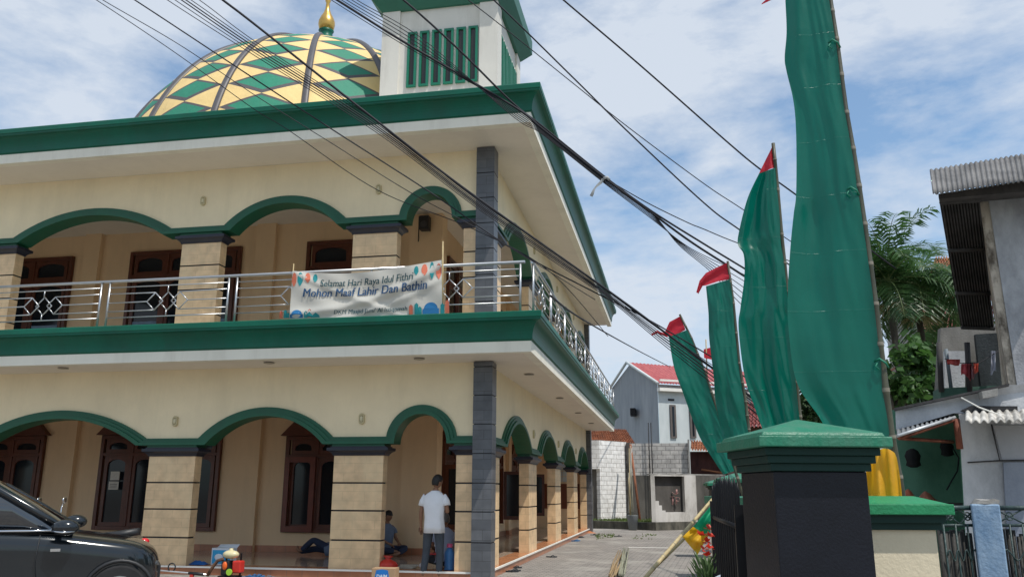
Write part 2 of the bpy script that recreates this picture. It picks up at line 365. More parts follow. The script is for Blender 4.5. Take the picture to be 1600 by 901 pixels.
# dark corner pillars
for x0, y0 in ((-3.5, 14.47), (-3.5, YB-.36)):
    for z0, z1, gs in ((0, 3.76, [.64, 1.15, 1.635, 2.14, 2.65, 3.16, 3.67]), (4.36, 7.90, [4.87, 5.38, 5.88, 6.38, 6.88, 7.38])):
        shaft(x0, x0+.35, y0, y0+.35, [z0]+gs+[z1], .009, .015, 'corner_pillar', GREYT)
# inner walls
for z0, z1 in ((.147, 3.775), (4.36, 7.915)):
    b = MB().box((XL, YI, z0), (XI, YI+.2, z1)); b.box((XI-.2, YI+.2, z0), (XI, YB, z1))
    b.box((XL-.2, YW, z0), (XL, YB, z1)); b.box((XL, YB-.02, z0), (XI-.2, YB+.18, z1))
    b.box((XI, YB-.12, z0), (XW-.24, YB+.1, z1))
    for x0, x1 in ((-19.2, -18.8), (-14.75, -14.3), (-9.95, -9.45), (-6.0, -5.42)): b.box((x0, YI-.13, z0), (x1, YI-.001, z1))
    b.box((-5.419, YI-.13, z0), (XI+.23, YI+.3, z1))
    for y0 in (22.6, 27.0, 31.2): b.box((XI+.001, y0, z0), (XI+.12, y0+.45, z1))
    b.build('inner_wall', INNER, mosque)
b = MB()
def skirt(x0, y0, x1, y1): b.box((x0, y0, .149), (x1, y1, .29))
skirt(XL, YI-.02, XI, YI-.002)
for x0, x1 in ((-19.2, -18.8), (-14.75, -14.3), (-9.95, -9.45), (-6.0, XI+.25)): skirt(x0-.015, YI-.148, x1, YI-.132)
skirt(XI+.002, YI+.3, XI+.02, YB-.15); skirt(XI+.232, YI-.148, XI+.248, YI+.31)
for y0 in (22.6, 27.0, 31.2): skirt(XI+.002, y0-.015, XI+.136, y0+.465)
b.build('skirting', TERRAV, mosque)
# windows
def window(axis, base, s0, s1, z0, z1, cols, trans=.42, curtain=False, pediment=False, arched=True):
    def bx(mb, a0, a1, o0, o1, c0, c1):
        if axis == 0: mb.box((a0, base-o1, c0), (a1, base-o0, c1))
        else: mb.box((base+o0, a0, c0), (base+o1, a1, c1))
    t = .09; f = MB()
    bx(f, s0, s0+t, .002, .10, z0, z1); bx(f, s1-t, s1, .002, .10, z0, z1)
    bx(f, s0+t, s1-t, .002, .098, z1-t, z1); bx(f, s0+t, s1-t, .002, .098, z0, z0+t)
    zt_ = z1-trans
    bx(f, s0+t, s1-t, .002, .096, zt_-.07, zt_)
    wv = (s1-s0-2*t)/cols
    for k in range(1, cols): bx(f, s0+t+wv*k-.05, s0+t+wv*k+.05, .002, .094, z0+t, z1-t)
    win = f.build('window', WOOD, mosque, bevel=.006)
    p = MB(); cu = MB(); st = MB()
    for k in range(cols):
        a0 = s0+t+wv*k+.05; a1 = s0+t+wv*(k+1)-.05
        for c0, c1 in ((z0+t, zt_-.07), (zt_, z1-t)):
            i = .085; bx(st, a0, a0+i, .01, .07, c0, c1); bx(st, a1-i, a1, .01, .07, c0, c1)
            bx(st, a0+i, a1-i, .01, .068, c0, c0+i); bx(st, a0+i, a1-i, .01, .068, c1-i, c1)
            if arched:   # cut corners under the head of every pane
                hw = (a1-a0-2*i)/2; cs = (a0+a1)/2; ch = min(.12, (c1-c0)*.3)
                for sg in (-1, 1):
                    pts = [(cs+sg*hw, c1-i), (cs+sg*hw, c1-i-ch)]+[(cs+sg*hw*math.cos(q), c1-i-ch+ch*math.sin(q)) for q in (R(25), R(50), R(75), R(90))]
                    if axis == 0: st.prism(pts, 1, base-.066, base-.03)
                    else:
                        n_ = len(pts); st.add([(base+.066, s_, z_) for s_, z_ in pts]+[(base+.03, s_, z_) for s_, z_ in pts], [tuple(range(n_)), tuple(range(n_, 2*n_))]+[(q, (q+1) % n_, n_+(q+1) % n_, n_+q) for q in range(n_)])
            bx(p, a0+i*.5, a1-i*.5, .012, .03, c0+i*.5, c1-i*.5)
        if curtain and k != cols//2:
            bx(cu, a0+.085, a1-.085, .033, .036, z0+t+.09, z0+t+.09+(zt_-z0)*.42)
    st.build('frame', WOOD, win); p.build('pane', GLASS, win)
    if cu.v: cu.build('curtain', CURT, win)
    if pediment:
        h = MB(); c = (s0+s1)/2; q = [(s0-.12, z1+.005), (s1+.12, z1+.005), (s1-.22, z1+.34), (s0+.22, z1+.34)]
        if axis == 0: h.prism(q, 1, base-.16, base-.004)
        else: h.add([(base+.16, s_, z_) for s_, z_ in q]+[(base+.004, s_, z_) for s_, z_ in q], [(0, 1, 2, 3), (7, 6, 5, 4), (0, 1, 5, 4), (1, 2, 6, 5), (2, 3, 7, 6), (3, 0, 4, 7)])
        h.build('pediment', WOOD, win)
    return win
w1 = window(0, YI, -18.6, -15.2, .5, 2.78, 4, pediment=True)
w2 = window(0, YI, -13.62, -10.46, .58, 2.78, 4, pediment=True)
w3 = window(0, YI, -8.82, -6.62, .58, 2.72, 3, pediment=True)
window(0, YI, -18.4, -15.08, 4.40, 7.36, 3, .62, True); window(0, YI, -13.42, -10.36, 4.40, 7.38, 3, .62, True)
window(0, YI, -8.62, -6.3, 4.40, 7.40, 2, .62, True)
for y0 in (19.3, 23.3, 27.6):
    ww = window(1, XI, y0, y0+2.9, .58, 2.68, 3, pediment=True); window(1, XI, y0, y0+2.9, 4.4, 7.2, 3, .6)
    # open casements
    for yy, ang in ((y0, 12), (y0+2.9, -12)):
        c = MB(); ln = .62; a = R(ang); dx = math.cos(a); dy = -math.sin(a)
        def pt(u, z, o=0): return (XI+.11+dx*u-dy*o, yy+dy*u+dx*o, z)
        for u0, u1, c0, c1 in ((0, .09, .64, 2.1), (ln-.09, ln, .64, 2.1), (.09, ln-.09, .64, .75), (.09, ln-.09, 2.0, 2.1)):
            c.add([pt(u0, c0, -.02), pt(u1, c0, -.02), pt(u1, c0, .02), pt(u0, c0, .02), pt(u0, c1, -.02), pt(u1, c1, -.02), pt(u1, c1, .02), pt(u0, c1, .02)], [(0,3,2,1),(4,5,6,7),(0,1,5,4),(1,2,6,5),(2,3,7,6),(3,0,4,7)])
        for u0, u1, c0, c1 in ((.09, ln-.09, .75, 2.0),):
            c.add([pt(u0, c0, -.004), pt(u1, c0, -.004), pt(u1, c0, .004), pt(u0, c0, .004), pt(u0, c1, -.004), pt(u1, c1, -.004), pt(u1, c1, .004), pt(u0, c1, .004)], [(0,3,2,1),(4,5,6,7),(0,1,5,4),(1,2,6,5),(2,3,7,6),(3,0,4,7)], mi=1)
        c.build('casement', [WOOD, GLASS], ww)
# open leaf of the third window (reddish frame) and notices on the second
c = MB(); x0 = -8.78; 
c.box((x0, YI-.16, .60), (x0+.11, YI-.115, 2.24)); c.box((x0+.62, YI-.16, .60), (x0+.74, YI-.115, 2.24)); c.box((x0+.11, YI-.158, .60), (x0+.62, YI-.117, .72)); c.box((x0+.11, YI-.158, 2.12), (x0+.62, YI-.117, 2.24))
c.build('casement', mat('reddish_wood', (.15, .035, .02), .35, .2, 6), w3)
n_ = MB(); a = spot(173, 736, YI-.12); z_ = a.z
n_.box((a.x, YI-.114, z_-.20), (a.x+.24, YI-.104, z_)); n_.box((a.x-.02, YI-.114, z_-.42), (a.x+.24, YI-.104, z_-.23))
n_.build('notice', mat('notice_paper', (.62, .60, .55), .7, .1, 20), w2)
n_ = MB()
for k in range(3): n_.box((a.x+.02, YI-.118, z_-.30-.04*k), (a.x+.2, YI-.1145, z_-.288-.04*k))
n_.build('notice_print', mat('notice_ink', (.12, .10, .09), .7), w2)
# brown panelling and glass blocks on the end wall of the side veranda
b = MB().box((XI+.05, YB-.15, .86), (XW-.3, YB-.125, 1.78)); b.build('wall_panel', mat('brown_panel', (.16, .05, .025), .3, .15, 5), mosque)
b = MB()
for i in range(4):
    for j in range(4): b.box((-4.72+.22*i, YB-.16, 1.85+.21*j), (-4.52+.22*i, YB-.125, 2.04+.21*j))
b.build('glass_blocks', mat('pale_glass_block', (.55, .62, .62), .2, .1, 4), mosque)
# wall lamps, soffit lights
for p in ((0, -9.41, 2.78), (0, -5.63, 2.78), (0, -9.27, 7.24), (0, -5.5, 7.24), (0, -14.3, 2.78), (1, 19.95, 2.83), (1, 24.33, 2.83), (1, 28.68, 2.83), (1, 20.1, 7.46), (1, 24.35, 7.46), (1, 28.6, 7.46)):
    b = MB(); ring = []
    for k in range(20):
        a = 2*math.pi*k/20; e = 1 if math.sin(a) > 0 else -1; ring.append((.055*math.cos(a), .055*math.sin(a)+e*.045))
    def LP(q, o, s_): return (p[1]+q[0]*s_, YW-o, p[2]+q[1]*s_) if p[0] == 0 else (XW+o, p[1]+q[0]*s_, p[2]+q[1]*s_)
    b.loft([[LP(q, .0, 1) for q in ring], [LP(q, .035, 1) for q in ring], [LP(q, .045, .85) for q in ring], [LP(q, .045, .65) for q in ring], [LP(q, .03, .6) for q in ring]], smooth=False)
    lm = b.build('wall_lamp', mat('lamp_beige', (.55, .47, .27), .4), mosque)
    b = MB(); b.loft([[LP(q, .028, .6) for q in ring], [LP(q, .05, .5) for q in ring], [LP(q, .056, .3) for q in ring]]); b.build('lens', mat('lamp_lens', (.62, .56, .36), .25), lm)
for x, y in ((-4.37, 13.98), (-7.23, 13.98), (-11.5, 13.98), (-15.5, 13.98), (-2.8, 16.3), (-2.78, 20.7), (-2.78, 24.8), (-2.78, 28.7)):
    b = MB().lathe([(0, 3.758), (.075, 3.757), (.095, 3.752), (.10, 3.764)], (x, y, 0), 16); b.build('soffit_light', mat('recess_light', (.25, .22, .18), .3), mosque)

# railing
def railing(axis, posts, base):
    """posts: list of (a, b) panel extents along the axis"""
    def P(s, z, o=0): return (s, base+o, z) if axis == 0 else (base+o, s, z)
    root = MB(); s0 = posts[0][0]-.1; s1 = posts[-1][1]+(.08 if axis == 0 else .1)
    root.tube([P(s0, 5.30), P(s1, 5.30)], .027, 10)
    ro = root.build('railing', STEEL, mosque)
    for a, b_ in posts:
        m = MB(); 
        for s in (a, b_): m.tube([P(s, 4.40), P(s, 5.28)], .02, 8)
        c = (a+b_)/2; zs = [4.60, 4.72, 4.885, 5.06, 5.18]; q = .165; r = .011
        c0, c1, c2 = c-.25, c, c+.25; zm = zs[2]
        m.tube([P(a, zs[0]), P(b_, zs[0])], r, 6); m.tube([P(a, zs[4]), P(b_, zs[4])], r, 6)
        m.tube([P(a, zs[2]), P(c0-q, zs[2])], r, 6); m.tube([P(c2+q, zs[2]), P(b_, zs[2])], r, 6)
        for z, zz in ((zs[1], zm-q), (zs[3], zm+q)):
            m.tube([P(a, z), P(c0, zz)], r, 6); m.tube([P(c2, zz), P(b_, z)], r, 6)
        for cc_, o in ((c0, 0), (c1, .02), (c2, 0)):
            qs = q if cc_ != c1 else q*1.05
            ring = [P(cc_-qs, zm, o), P(cc_, zm+qs, o), P(cc_+qs, zm, o), P(cc_, zm-qs, o)]
            for k in range(4): m.tube([ring[k], ring[(k+1) % 4]], .011, 6)
        m.tube([P(c, zm+q), P(c, zs[4])], r, 6); m.tube([P(c, zm-q), P(c, zs[0])], r, 6)
        m.build('railing_panel', STEEL, ro)
yr = YE-.05+.0
fx = [spot(px, 440, yr).x for px in (160, 173, 358, 371, 580, 594.5, 813)]
wdt = fx[3]-fx[1]
railing(0, [(fx[1]-2*wdt, fx[0]-wdt+.0), (fx[1]-wdt, fx[0]), (fx[1], fx[2]), (fx[3], fx[4]), (fx[5], fx[6])], yr)
sp = [(yr+.12+2.11*k, yr+2.11*(k+1)) for k in range(9)]
railing(1, sp, XE+.03)

# dome
dome_c = Vector((-10.26, 22, 0))
def dome_r(z_el):
    pass
prof = []
for k in range(65):
    e = R(-2+91*k/64); r = 5.78*math.cos(e); z = 8.2+6.4*math.sin(e)
    z += .62*math.exp(-(max(r, 0)/.75)**1.3)
    prof.append((max(r, .02), z, k/64))
nseg = 192; me = bpy.data.meshes.new('dome'); vs = []; fs = []; uv = []
off = wloc(mosque)
for r, z, t in prof:
    for k in range(nseg): a = 2*math.pi*k/nseg; vs.append((dome_c.x+r*math.cos(a)-off.x, dome_c.y+r*math.sin(a)-off.y, z-off.z))
for i in range(len(prof)-1):
    for k in range(nseg): fs.append((i*nseg+k, i*nseg+(k+1) % nseg, (i+1)*nseg+(k+1) % nseg, (i+1)*nseg+k)); uv += [(k/nseg, prof[i][2]), ((k+1)/nseg, prof[i][2]), ((k+1)/nseg, prof[i+1][2]), (k/nseg, prof[i+1][2])]
me.from_pydata(vs, [], fs); ul = me.uv_layers.new(name='UVMap')
for i, q in enumerate(uv): ul.data[i].uv = q
for p in me.polygons: p.use_smooth = True
dm = bpy.data.materials.new('dome_diamonds'); dm.use_nodes = True; t = dm.node_tree; B_ = t.nodes['Principled BSDF']; B_.inputs['Roughness'].default_value = .7
def mth(op, a, b=None, c=None):
    n = t.nodes.new('ShaderNodeMath'); n.operation = op
    for i, q in enumerate((a, b, c)):
        if q is None: continue
        if isinstance(q, (int, float)): n.inputs[i].default_value = q
        else: t.links.new(q, n.inputs[i])
    return n.outputs[0]
uvn = t.nodes.new('ShaderNodeUVMap'); sx = t.nodes.new('ShaderNodeSeparateXYZ'); t.links.new(uvn.outputs[0], sx.inputs[0])
U = mth('FRACT', mth('ADD', mth('MULTIPLY', sx.outputs[0], 16), 69.2/22.5))     # 0 at a rib
E_ = mth('SUBTRACT', mth('MULTIPLY', sx.outputs[1], 91), 2)                     # elevation in degrees
V = mth('DIVIDE', mth('SUBTRACT', E_, 23.4-7.55*3), 7.55)
fu = mth('ABSOLUTE', mth('SUBTRACT', U, .5)); fv = mth('ABSOLUTE', mth('SUBTRACT', mth('FRACT', V), .5))
D_ = mth('ADD', mth('MULTIPLY', fu, 1/.47), mth('MULTIPLY', fv, 1/.50))           # 1 on the diamond's edge
fv2 = mth('ABSOLUTE', mth('SUBTRACT', mth('FRACT', V), .535)); D2 = mth('ADD', mth('MULTIPLY', fu, 1/.47), mth('MULTIPLY', fv2, 1/.50))
gr = mth('LESS_THAN', D2, .77); bd = mth('LESS_THAN', D_, 1.0)
top_ = mth('LESS_THAN', E_, 76)
nz = t.nodes.new('ShaderNodeTexNoise'); nz.inputs['Scale'].default_value = 1.3; nz.inputs['Detail'].default_value = 8
tcn = t.nodes.new('ShaderNodeTexCoord'); t.links.new(tcn.outputs['Object'], nz.inputs['Vector'])
def mixc(f, a, b):
    n = t.nodes.new('ShaderNodeMixRGB'); t.links.new(f, n.inputs[0])
    for i, q in ((1, a), (2, b)):
        if isinstance(q, tuple): n.inputs[i].default_value = (*q, 1)
        else: t.links.new(q, n.inputs[i])
    return n.outputs[0]
cY = mixc(nz.outputs['Fac'], (.82, .60, .25), (.76, .55, .24)); cG = mixc(nz.outputs['Fac'], (.02, .25, .15), (.02, .19, .12))
c_ = mixc(bd, cY, (.085, .08, .085)); c_ = mixc(gr, c_, cG); c_ = mixc(top_, cG, c_)
t.links.new(c_, B_.inputs['Base Color'])
bn = t.nodes.new('ShaderNodeTexNoise'); bn.inputs['Scale'].default_value = 2.2; bn.inputs['Detail'].default_value = 4; t.links.new(tcn.outputs['Object'], bn.inputs['Vector'])
bb = t.nodes.new('ShaderNodeBump'); bb.inputs['Strength'].default_value = .35; bb.inputs['Distance'].default_value = .12; t.links.new(bn.outputs['Fac'], bb.inputs['Height']); t.links.new(bb.outputs[0], B_.inputs['Normal'])
streak(dm, .25, (.16, .14, .10), .58, .85, 1.6)
me.materials.append(dm)
dome = bpy.data.objects.new('dome', me); C.objects.link(dome); dome.parent = mosque
RIB = mat('dome_rib_grey', (.085, .08, .085), .5, .1, 5)
for k in range(16):
    a = R(-69.2+22.5*k); pts = [(dome_c.x+(r+.01)*math.cos(a), dome_c.y+(r+.01)*math.sin(a), z+.01) for r, z, q in prof if r > .42]
    MB().tube(pts, .095, 8, flat=.6).build('rib', RIB, dome)
zt = prof[-1][1]
MB().lathe([(.50, 14.60), (.50, 15.02), (.46, 15.12), (.36, 15.20), (.25, 15.27), (.205, 15.36), (.20, 15.50), (.24, 15.56), (.0, 15.57)], dome_c, 32).build('finial_base', GREEN, dome)
MB().lathe([(.0, 15.54), (.16, 15.55), (.23, 15.64), (.26, 15.78), (.25, 15.90), (.19, 16.05), (.12, 16.18), (.07, 16.34), (.055, 16.55), (.09, 16.62), (.06, 16.7), (.04, 16.9), (.02, 17.3), (0, 17.32)], dome_c, 32).build('finial', GOLD, dome)

# minaret tower
tx0, tx1, ty0 = -6.68, -3.76, 17.5; ty1 = ty0+3.0
ztw = 13.3
b = MB().box((tx0+.06, ty0+.06, 8.38), (tx1-.06, ty1-.06, ztw))
for x in (tx0, tx1-.45):
    for y in (ty0, ty1-.45): b.box((x, y, 8.38), (x+.45, y+.45, ztw-.01))
tower = b.build('tower', WHITEP, mosque)
zb_, zt_ = 10.95, 12.42
TG = mat('tower_glass', (.03, .028, .022), .15); 
def slot(axis, c, wd):
    f = MB(); p = MB()
    def bx(m, a0, a1, o0, o1, c0, c1):
        if axis == 0: m.box((a0, ty0+.06-o1, c0), (a1, ty0+.06-o0, c1))
        else: m.box((tx1-.06+o0, a0, c0), (tx1-.06+o1, a1, c1))
    h = wd/2; t_ = .055
    bx(f, c-h, c-h+t_, .002, .055, zb_, zt_); bx(f, c+h-t_, c+h, .002, .055, zb_, zt_); bx(f, c-h+t_, c+h-t_, .002, .053, zb_, zb_+t_); bx(f, c-h+t_, c+h-t_, .002, .053, zt_-t_, zt_)
    f.build('window_frame', mat('tower_green', (.006, .16, .09), .35, .08, 3), tower); bx(p, c-h+t_, c+h-t_, .003, .012, zb_+t_, zt_-t_); p.build('pane', TG, tower)
for k in range(6):
    c = (spot(634+20*0, 88, ty0).x); x = spot(643+19.1*k, 88-1.8*k, ty0).x
    slot(0, x, .235)
for k in range(6): slot(1, ty0+.62+.355*k, .235)
b = MB()
zr = 13.02
o = .29
b.loft([[(tx0-.02, ty0-.02, zr+.01), (tx1+.02, ty0-.02, zr+.01), (tx1+.02, ty1+.02, zr+.01), (tx0-.02, ty1+.02, zr+.01)],
        [(tx0-o, ty0-o, zr+.34), (tx1+o, ty0-o, zr+.34), (tx1+o, ty1+o, zr+.34), (tx0-o, ty1+o, zr+.34)],
        [(tx0-o, ty0-o, zr+.75), (tx1+o, ty0-o, zr+.75), (tx1+o, ty1+o, zr+.75), (tx0-o, ty1+o, zr+.75)],
        [(tx0+1.2, ty0+1.2, zr+2.4), (tx1-1.2, ty0+1.2, zr+2.4), (tx1-1.2, ty1-1.2, zr+2.4), (tx0+1.2, ty1-1.2, zr+2.4)]], smooth=False)
b.build('tower_roof', mat('tower_roof_green', (.01, .11, .075), .5, .1, 2), tower)
#PART2

# ================================================================== things on the mosque
# banner: cloth hung on two bamboo sticks in front of the railing
BY = YE-.13
ban = thing('banner', 'white cloth holiday banner with teal lettering tied to the balcony railing', 'banner', tuple(spot(572, 497, BY)))
def ban_pt(u, v, o=0.0):
    """u 0..1 left to right, v 0 bottom..1 top"""
    tl, tr, br, bl = (457, 423), (690, 406), (691, 492), (452, 499)
    sag = 13*math.sin(math.pi*u)*(.55+.45*(1-u))*v
    x = (bl[0]*(1-u)+br[0]*u)*(1-v)+(tl[0]*(1-u)+tr[0]*u)*v; y = (bl[1]*(1-u)+br[1]*u)*(1-v)+(tl[1]*(1-u)+tr[1]*u)*v+sag
    # diagonal drapes from the top corners
    d = v-(.12+.80*max(u, 0)**1.7); e = v-(1-.9*u*1.5)
    ripple = .045*math.exp(-(d/.09)**2)+.025*math.exp(-((d+.25)/.07)**2)+.03*math.exp(-(e/.07)**2)+.02*math.sin(7*u+3*v)+.012*math.sin(23*u+9*v)
    return spot(x, y, BY-ripple-o)
b = MB(); b.grid([[ban_pt(i/70, j/28) for i in range(71)] for j in range(29)])
BANC = mat('banner_cloth', (.62, .61, .56), .75, .05, 3, trans=.25)
cl = b.build('cloth', BANC, ban)
def ban_text(body, u0, u1, v0, v1, slope, m, bold=.0, shear=.0):
    cu = bpy.data.curves.new('t', 'FONT'); cu.body = body; cu.size = 1; cu.shear = shear; cu.resolution_u = 3
    to = bpy.data.objects.new('t', cu); C.objects.link(to); bpy.context.view_layer.update()
    me = bpy.data.meshes.new_from_object(to.evaluated_get(bpy.context.evaluated_depsgraph_get())); bpy.data.objects.remove(to)
    bm = bmesh.new(); bm.from_mesh(me); bmesh.ops.triangulate(bm, faces=bm.faces)
    for it in range(2): bmesh.ops.subdivide_edges(bm, edges=[e for e in bm.edges if e.calc_length() > .3], cuts=1); bmesh.ops.triangulate(bm, faces=bm.faces)
    xs = [v.co.x for v in bm.verts]; x0, x1, y0, y1 = min(xs), max(xs), -.02, .72; tri = [[v.index for v in f.verts] for f in bm.faces]; bm.verts.index_update(); tri = [[v.index for v in f.verts] for f in bm.faces]
    P0 = [(v.co.x, v.co.y) for v in bm.verts]; bm.free(); b = MB()
    for k, dx in enumerate((0, bold, -bold) if bold else (0,)):
        vs = []
        for x, y in P0:
            a = (x+dx-x0)/(x1-x0); vs.append(ban_pt(u0+(u1-u0)*a, v0+(v1-v0)*(y-y0)/(y1-y0)+slope*a, .014+.002*k))
        b.add(vs, tri)
    b.build('lettering', m, ban)
INK = mat('teal_ink', (.012, .075, .095), .7); INK2 = mat('blue_ink', (.015, .07, .17), .7)
ban_text('Selamat Hari Raya Idul Fithri', .19, .81, .70, .86, .015, INK, .012, .12)
ban_text('Mohon Maaf Lahir Dan Bathin', .08, .90, .47, .66, .03, INK2, .022, .12)
ban_text("DKM Masjid Jami' Al Istiqomah", .29, .77, .09, .185, .02, INK, .012, .1)
TEALI = mat('teal_print', (.01, .24, .26), .7); ORI = mat('orange_print', (.62, .16, .09), .7); BLUI = mat('blue_print', (.01, .15, .36), .7)
def motif(shape, m, name='printed_motif', o=.006):
    b = MB(); n = len(shape); b.add([ban_pt(u, v, o) for u, v in shape], [tuple(range(n))]); b.build(name, m, ban)
def lantern(u, v, w_, h, m):
    motif([(u, v+h*.5), (u+w_*.3, v+h*.42), (u+w_*.5, v+h*.15), (u+w_*.5, v-h*.15), (u+w_*.25, v-h*.35), (u, v-h*.5), (u-w_*.25, v-h*.35), (u-w_*.5, v-h*.15), (u-w_*.5, v+h*.15), (u-w_*.3, v+h*.42)], m)
for u, v, w_, h, m in ((.015, .82, .03, .30, ORI), (.055, .84, .035, .30, TEALI), (.105, .88, .035, .22, ORI), (.155, .88, .03, .18, TEALI), (.83, .88, .03, .18, TEALI), (.885, .87, .04, .22, ORI), (.935, .83, .03, .34, TEALI), (.98, .8, .035, .3, ORI)): lantern(u, v, w_, h, m)
def mini_mosque(u, v, s_):
    motif([(u-s_*1.2, v), (u+s_*1.2, v), (u+s_*1.2, v+s_*2.2), (u-s_*1.2, v+s_*2.2)], BLUI)
    motif([(u-s_, v+s_*2.2)]+[(u-s_*math.cos(R(15*k)), v+s_*2.2+s_*2.6*math.sin(R(15*k))) for k in range(1, 12)]+[(u+s_, v+s_*2.2)], BLUI, o=.008)
    for k, (d, h, m) in enumerate(((-2.1, 4.2, TEALI), (-1.6, 2.6, TEALI), (1.7, 3.4, TEALI), (-2.9, 3.6, ORI), (2.4, 4.6, ORI))):
        x = u+d*s_; hw = s_*.28; motif([(x-hw, v), (x+hw, v), (x+hw, v+s_*h), (x, v+s_*(h+.8)), (x-hw, v+s_*h)], m, o=.010)
mini_mosque(.045, .03, .035); mini_mosque(.925, .03, .045)
motif([(.10, .03), (.20, .03), (.19, .09), (.17, .14), (.15, .08), (.13, .16), (.11, .10)], TEALI)
STICK = mat('pale_bamboo', (.42, .33, .17), .6, .2, 12)
MB().tube([spot(453, 500, BY+.02), spot(459, 412, BY+.02)], .012, 6).build('stick', STICK, ban)
MB().tube([spot(691, 500, BY+.02), spot(692, 377, BY+.02)], .014, 6).build('stick', STICK, ban)
# loudspeaker on the upper inner wall
q = spot(666, 350, YI-.2)
sp_ = thing('loudspeaker', 'black box loudspeaker hung high on the wall of the upper veranda', 'speaker', tuple(q))
MB().box((q.x-.13, YI-.36, q.z-.17), (q.x+.10, YI-.145, q.z+.17)).build('cabinet', mat('speaker_black', (.012, .012, .015), .5), sp_, bevel=.01)
MB().lathe([(0, 0), (.03, 0), (.07, .012), (.08, .0)], (q.x-.015, YI-.362, q.z-.05), 20, axis=Vector((0, -1, 0))).build('cone', mat('speaker_cone', (.03, .03, .04), .35), sp_)
MB().tube([(q.x-.2, YI-.14, q.z-.4), (q.x-.2, YI-.14, q.z+.22)], .012, 6).build('bracket', BLACKI, sp_)

# ================================================================== people
SKIN = mat('skin_brown', (.26, .13, .075), .5, .08, 8); HAIR = mat('black_hair', (.008, .007, .007), .55, .3, 60, .4, 120)
def figure(label, loc, rz, J, scale=1.0, shirt=None, pants=None, sleeve=.5, hem=.1, hairm=None, facing=(0, 1, 0), group=None, barefoot=True, loose=1.0, fingers=True, shirtpts=None):
    """J: joint name -> (x, y, z) metres in the figure's frame (facing +Y). The body is one skinned mesh; clothes and hair are its children."""
    root = thing('person', label, 'person', loc, rz, group); root.scale = (scale,)*3
    V = {k: Vector(v) for k, v in J.items()}
    def skinmesh(name, chain_pts, edges, radii, m, sub=2):
        me = bpy.data.meshes.new(name); me.from_pydata(chain_pts, edges, []); o = bpy.data.objects.new(name, me); C.objects.link(o)
        md = o.modifiers.new('skin', 'SKIN'); md.use_smooth_shade = True; 
        sk = me.skin_vertices[0] if me.skin_vertices else None
        for i, r in enumerate(radii):
            me.skin_vertices[0].data[i].radius = (r, r) if not isinstance(r, tuple) else r
        me.skin_vertices[0].data[0].use_root = True
        ss = o.modifiers.new('sub', 'SUBSURF'); ss.levels = sub; ss.render_levels = sub
        bpy.context.view_layer.update()
        nm = bpy.data.meshes.new_from_object(o.evaluated_get(bpy.context.evaluated_depsgraph_get()))
        bpy.data.objects.remove(o); nm.name = name; nm.materials.clear(); nm.materials.append(m)
        for p in nm.polygons: p.use_smooth = True
        return nm
    pts = []; ed = []; rad = []
    def vtx(p, r): pts.append(tuple(p)); rad.append(r); return len(pts)-1
    def chain(i0, ps):
        last = i0
        for p, r in ps: k = vtx(p, r); ed.append((last, k)); last = k
        return last
    pe = vtx(V['pelvis'], (.125, .10))
    ch = chain(pe, [(V['pelvis'].lerp(V['chest'], .45), (.115, .095)), (V['chest'], (.135, .10)), (V['chest'].lerp(V['neck'], .6), (.09, .07)), (V['neck'], .052), (V['neck'].lerp(V['head'], .55), .052)])
    chest_i = pe+2
    for s in 'LR':
        sh, el, ha = V['sh'+s], V['el'+s], V['ha'+s]
        k = chain(chest_i+1, [(sh, .046), (sh.lerp(el, .5), .043), (el, .037), (el.lerp(ha, .35), .038), (ha, .024)])
        d = (ha-el).normalized(); palm = ha+d*.075
        pk = chain(k, [(ha+d*.03, .026), (palm, .034)])
        if fingers:
            side = d.cross(Vector(facing)).normalized() if abs(d.dot(Vector(facing))) < .95 else Vector((1, 0, 0))
            bend = side.cross(d).normalized()
            for fi, (o_, l_) in enumerate(((-.028, .055), (-.010, .068), (.010, .064), (.027, .05))):
                b0 = palm+bend*o_+d*.012; b1 = b0+d*l_*.55+side*.006; b2 = b1+d*l_*.40+side*.02
                chain(pk, [(b0, .0095), (b1, .009), (b2, .0075)])
            t0 = ha+d*.035+bend*-.034; chain(k+1, [(t0, .011), (t0+d*.035-bend*.016, .0095), (t0+d*.06-bend*.016, .008)])
    for s in 'LR':
        hi, kn, an, to = V['hi'+s], V['kn'+s], V['an'+s], V['to'+s]
        chain(pe, [(hi, .095), (hi.lerp(kn, .5), .075), (kn, .055), (kn.lerp(an, .35), .055), (an, .034), (an.lerp(to, .45)-Vector((0, 0, .008)), .036), (to, .024)])
    body = skinmesh('body', pts, ed, rad, SKIN)
    # head with features, joined into the body mesh
    bm = bmesh.new(); bm.from_mesh(body)
    F = Vector(facing).normalized(); up = (V['head']-V['neck']).normalized(); F = (F-up*F.dot(up)).normalized(); Rt = F.cross(up).normalized(); hc = V['head']+up*.02
    res = bmesh.ops.create_uvsphere(bm, u_segments=28, v_segments=20, radius=1)
    for v in res['verts']:
        x, y, z = v.co            # x right, y forward, z up
        fx_, fy, fz = x*.076, y*.095, z*.118
        if z < 0: fx_ *= 1-.28*(-z)**1.5; fy *= 1-.10*(-z)
        if y > .5:
            fy += .022*math.exp(-((x/.16)**2+((z+.12)/.2)**2))          # nose
            fy -= .010*(math.exp(-(((x-.38)/.16)**2+((z-.06)/.12)**2))+math.exp(-(((x+.38)/.16)**2+((z-.06)/.12)**2)))
            fy += .006*math.exp(-((x/.28)**2+((z+.50)/.09)**2)); fy -= .005*math.exp(-((x/.3)**2+((z+.42)/.05)**2)); fy += .008*math.exp(-((x/.3)**2+((z+.8)/.15)**2))
        if abs(x) > .9: fx_ += .014*math.copysign(1, x)*math.exp(-((z+.02)/.22)**2-((y+.1)/.2)**2)
        v.co = hc+Rt*fx_+F*fy+up*fz
        for f in v.link_faces: f.smooth = True
    bm.to_mesh(body); bm.free()
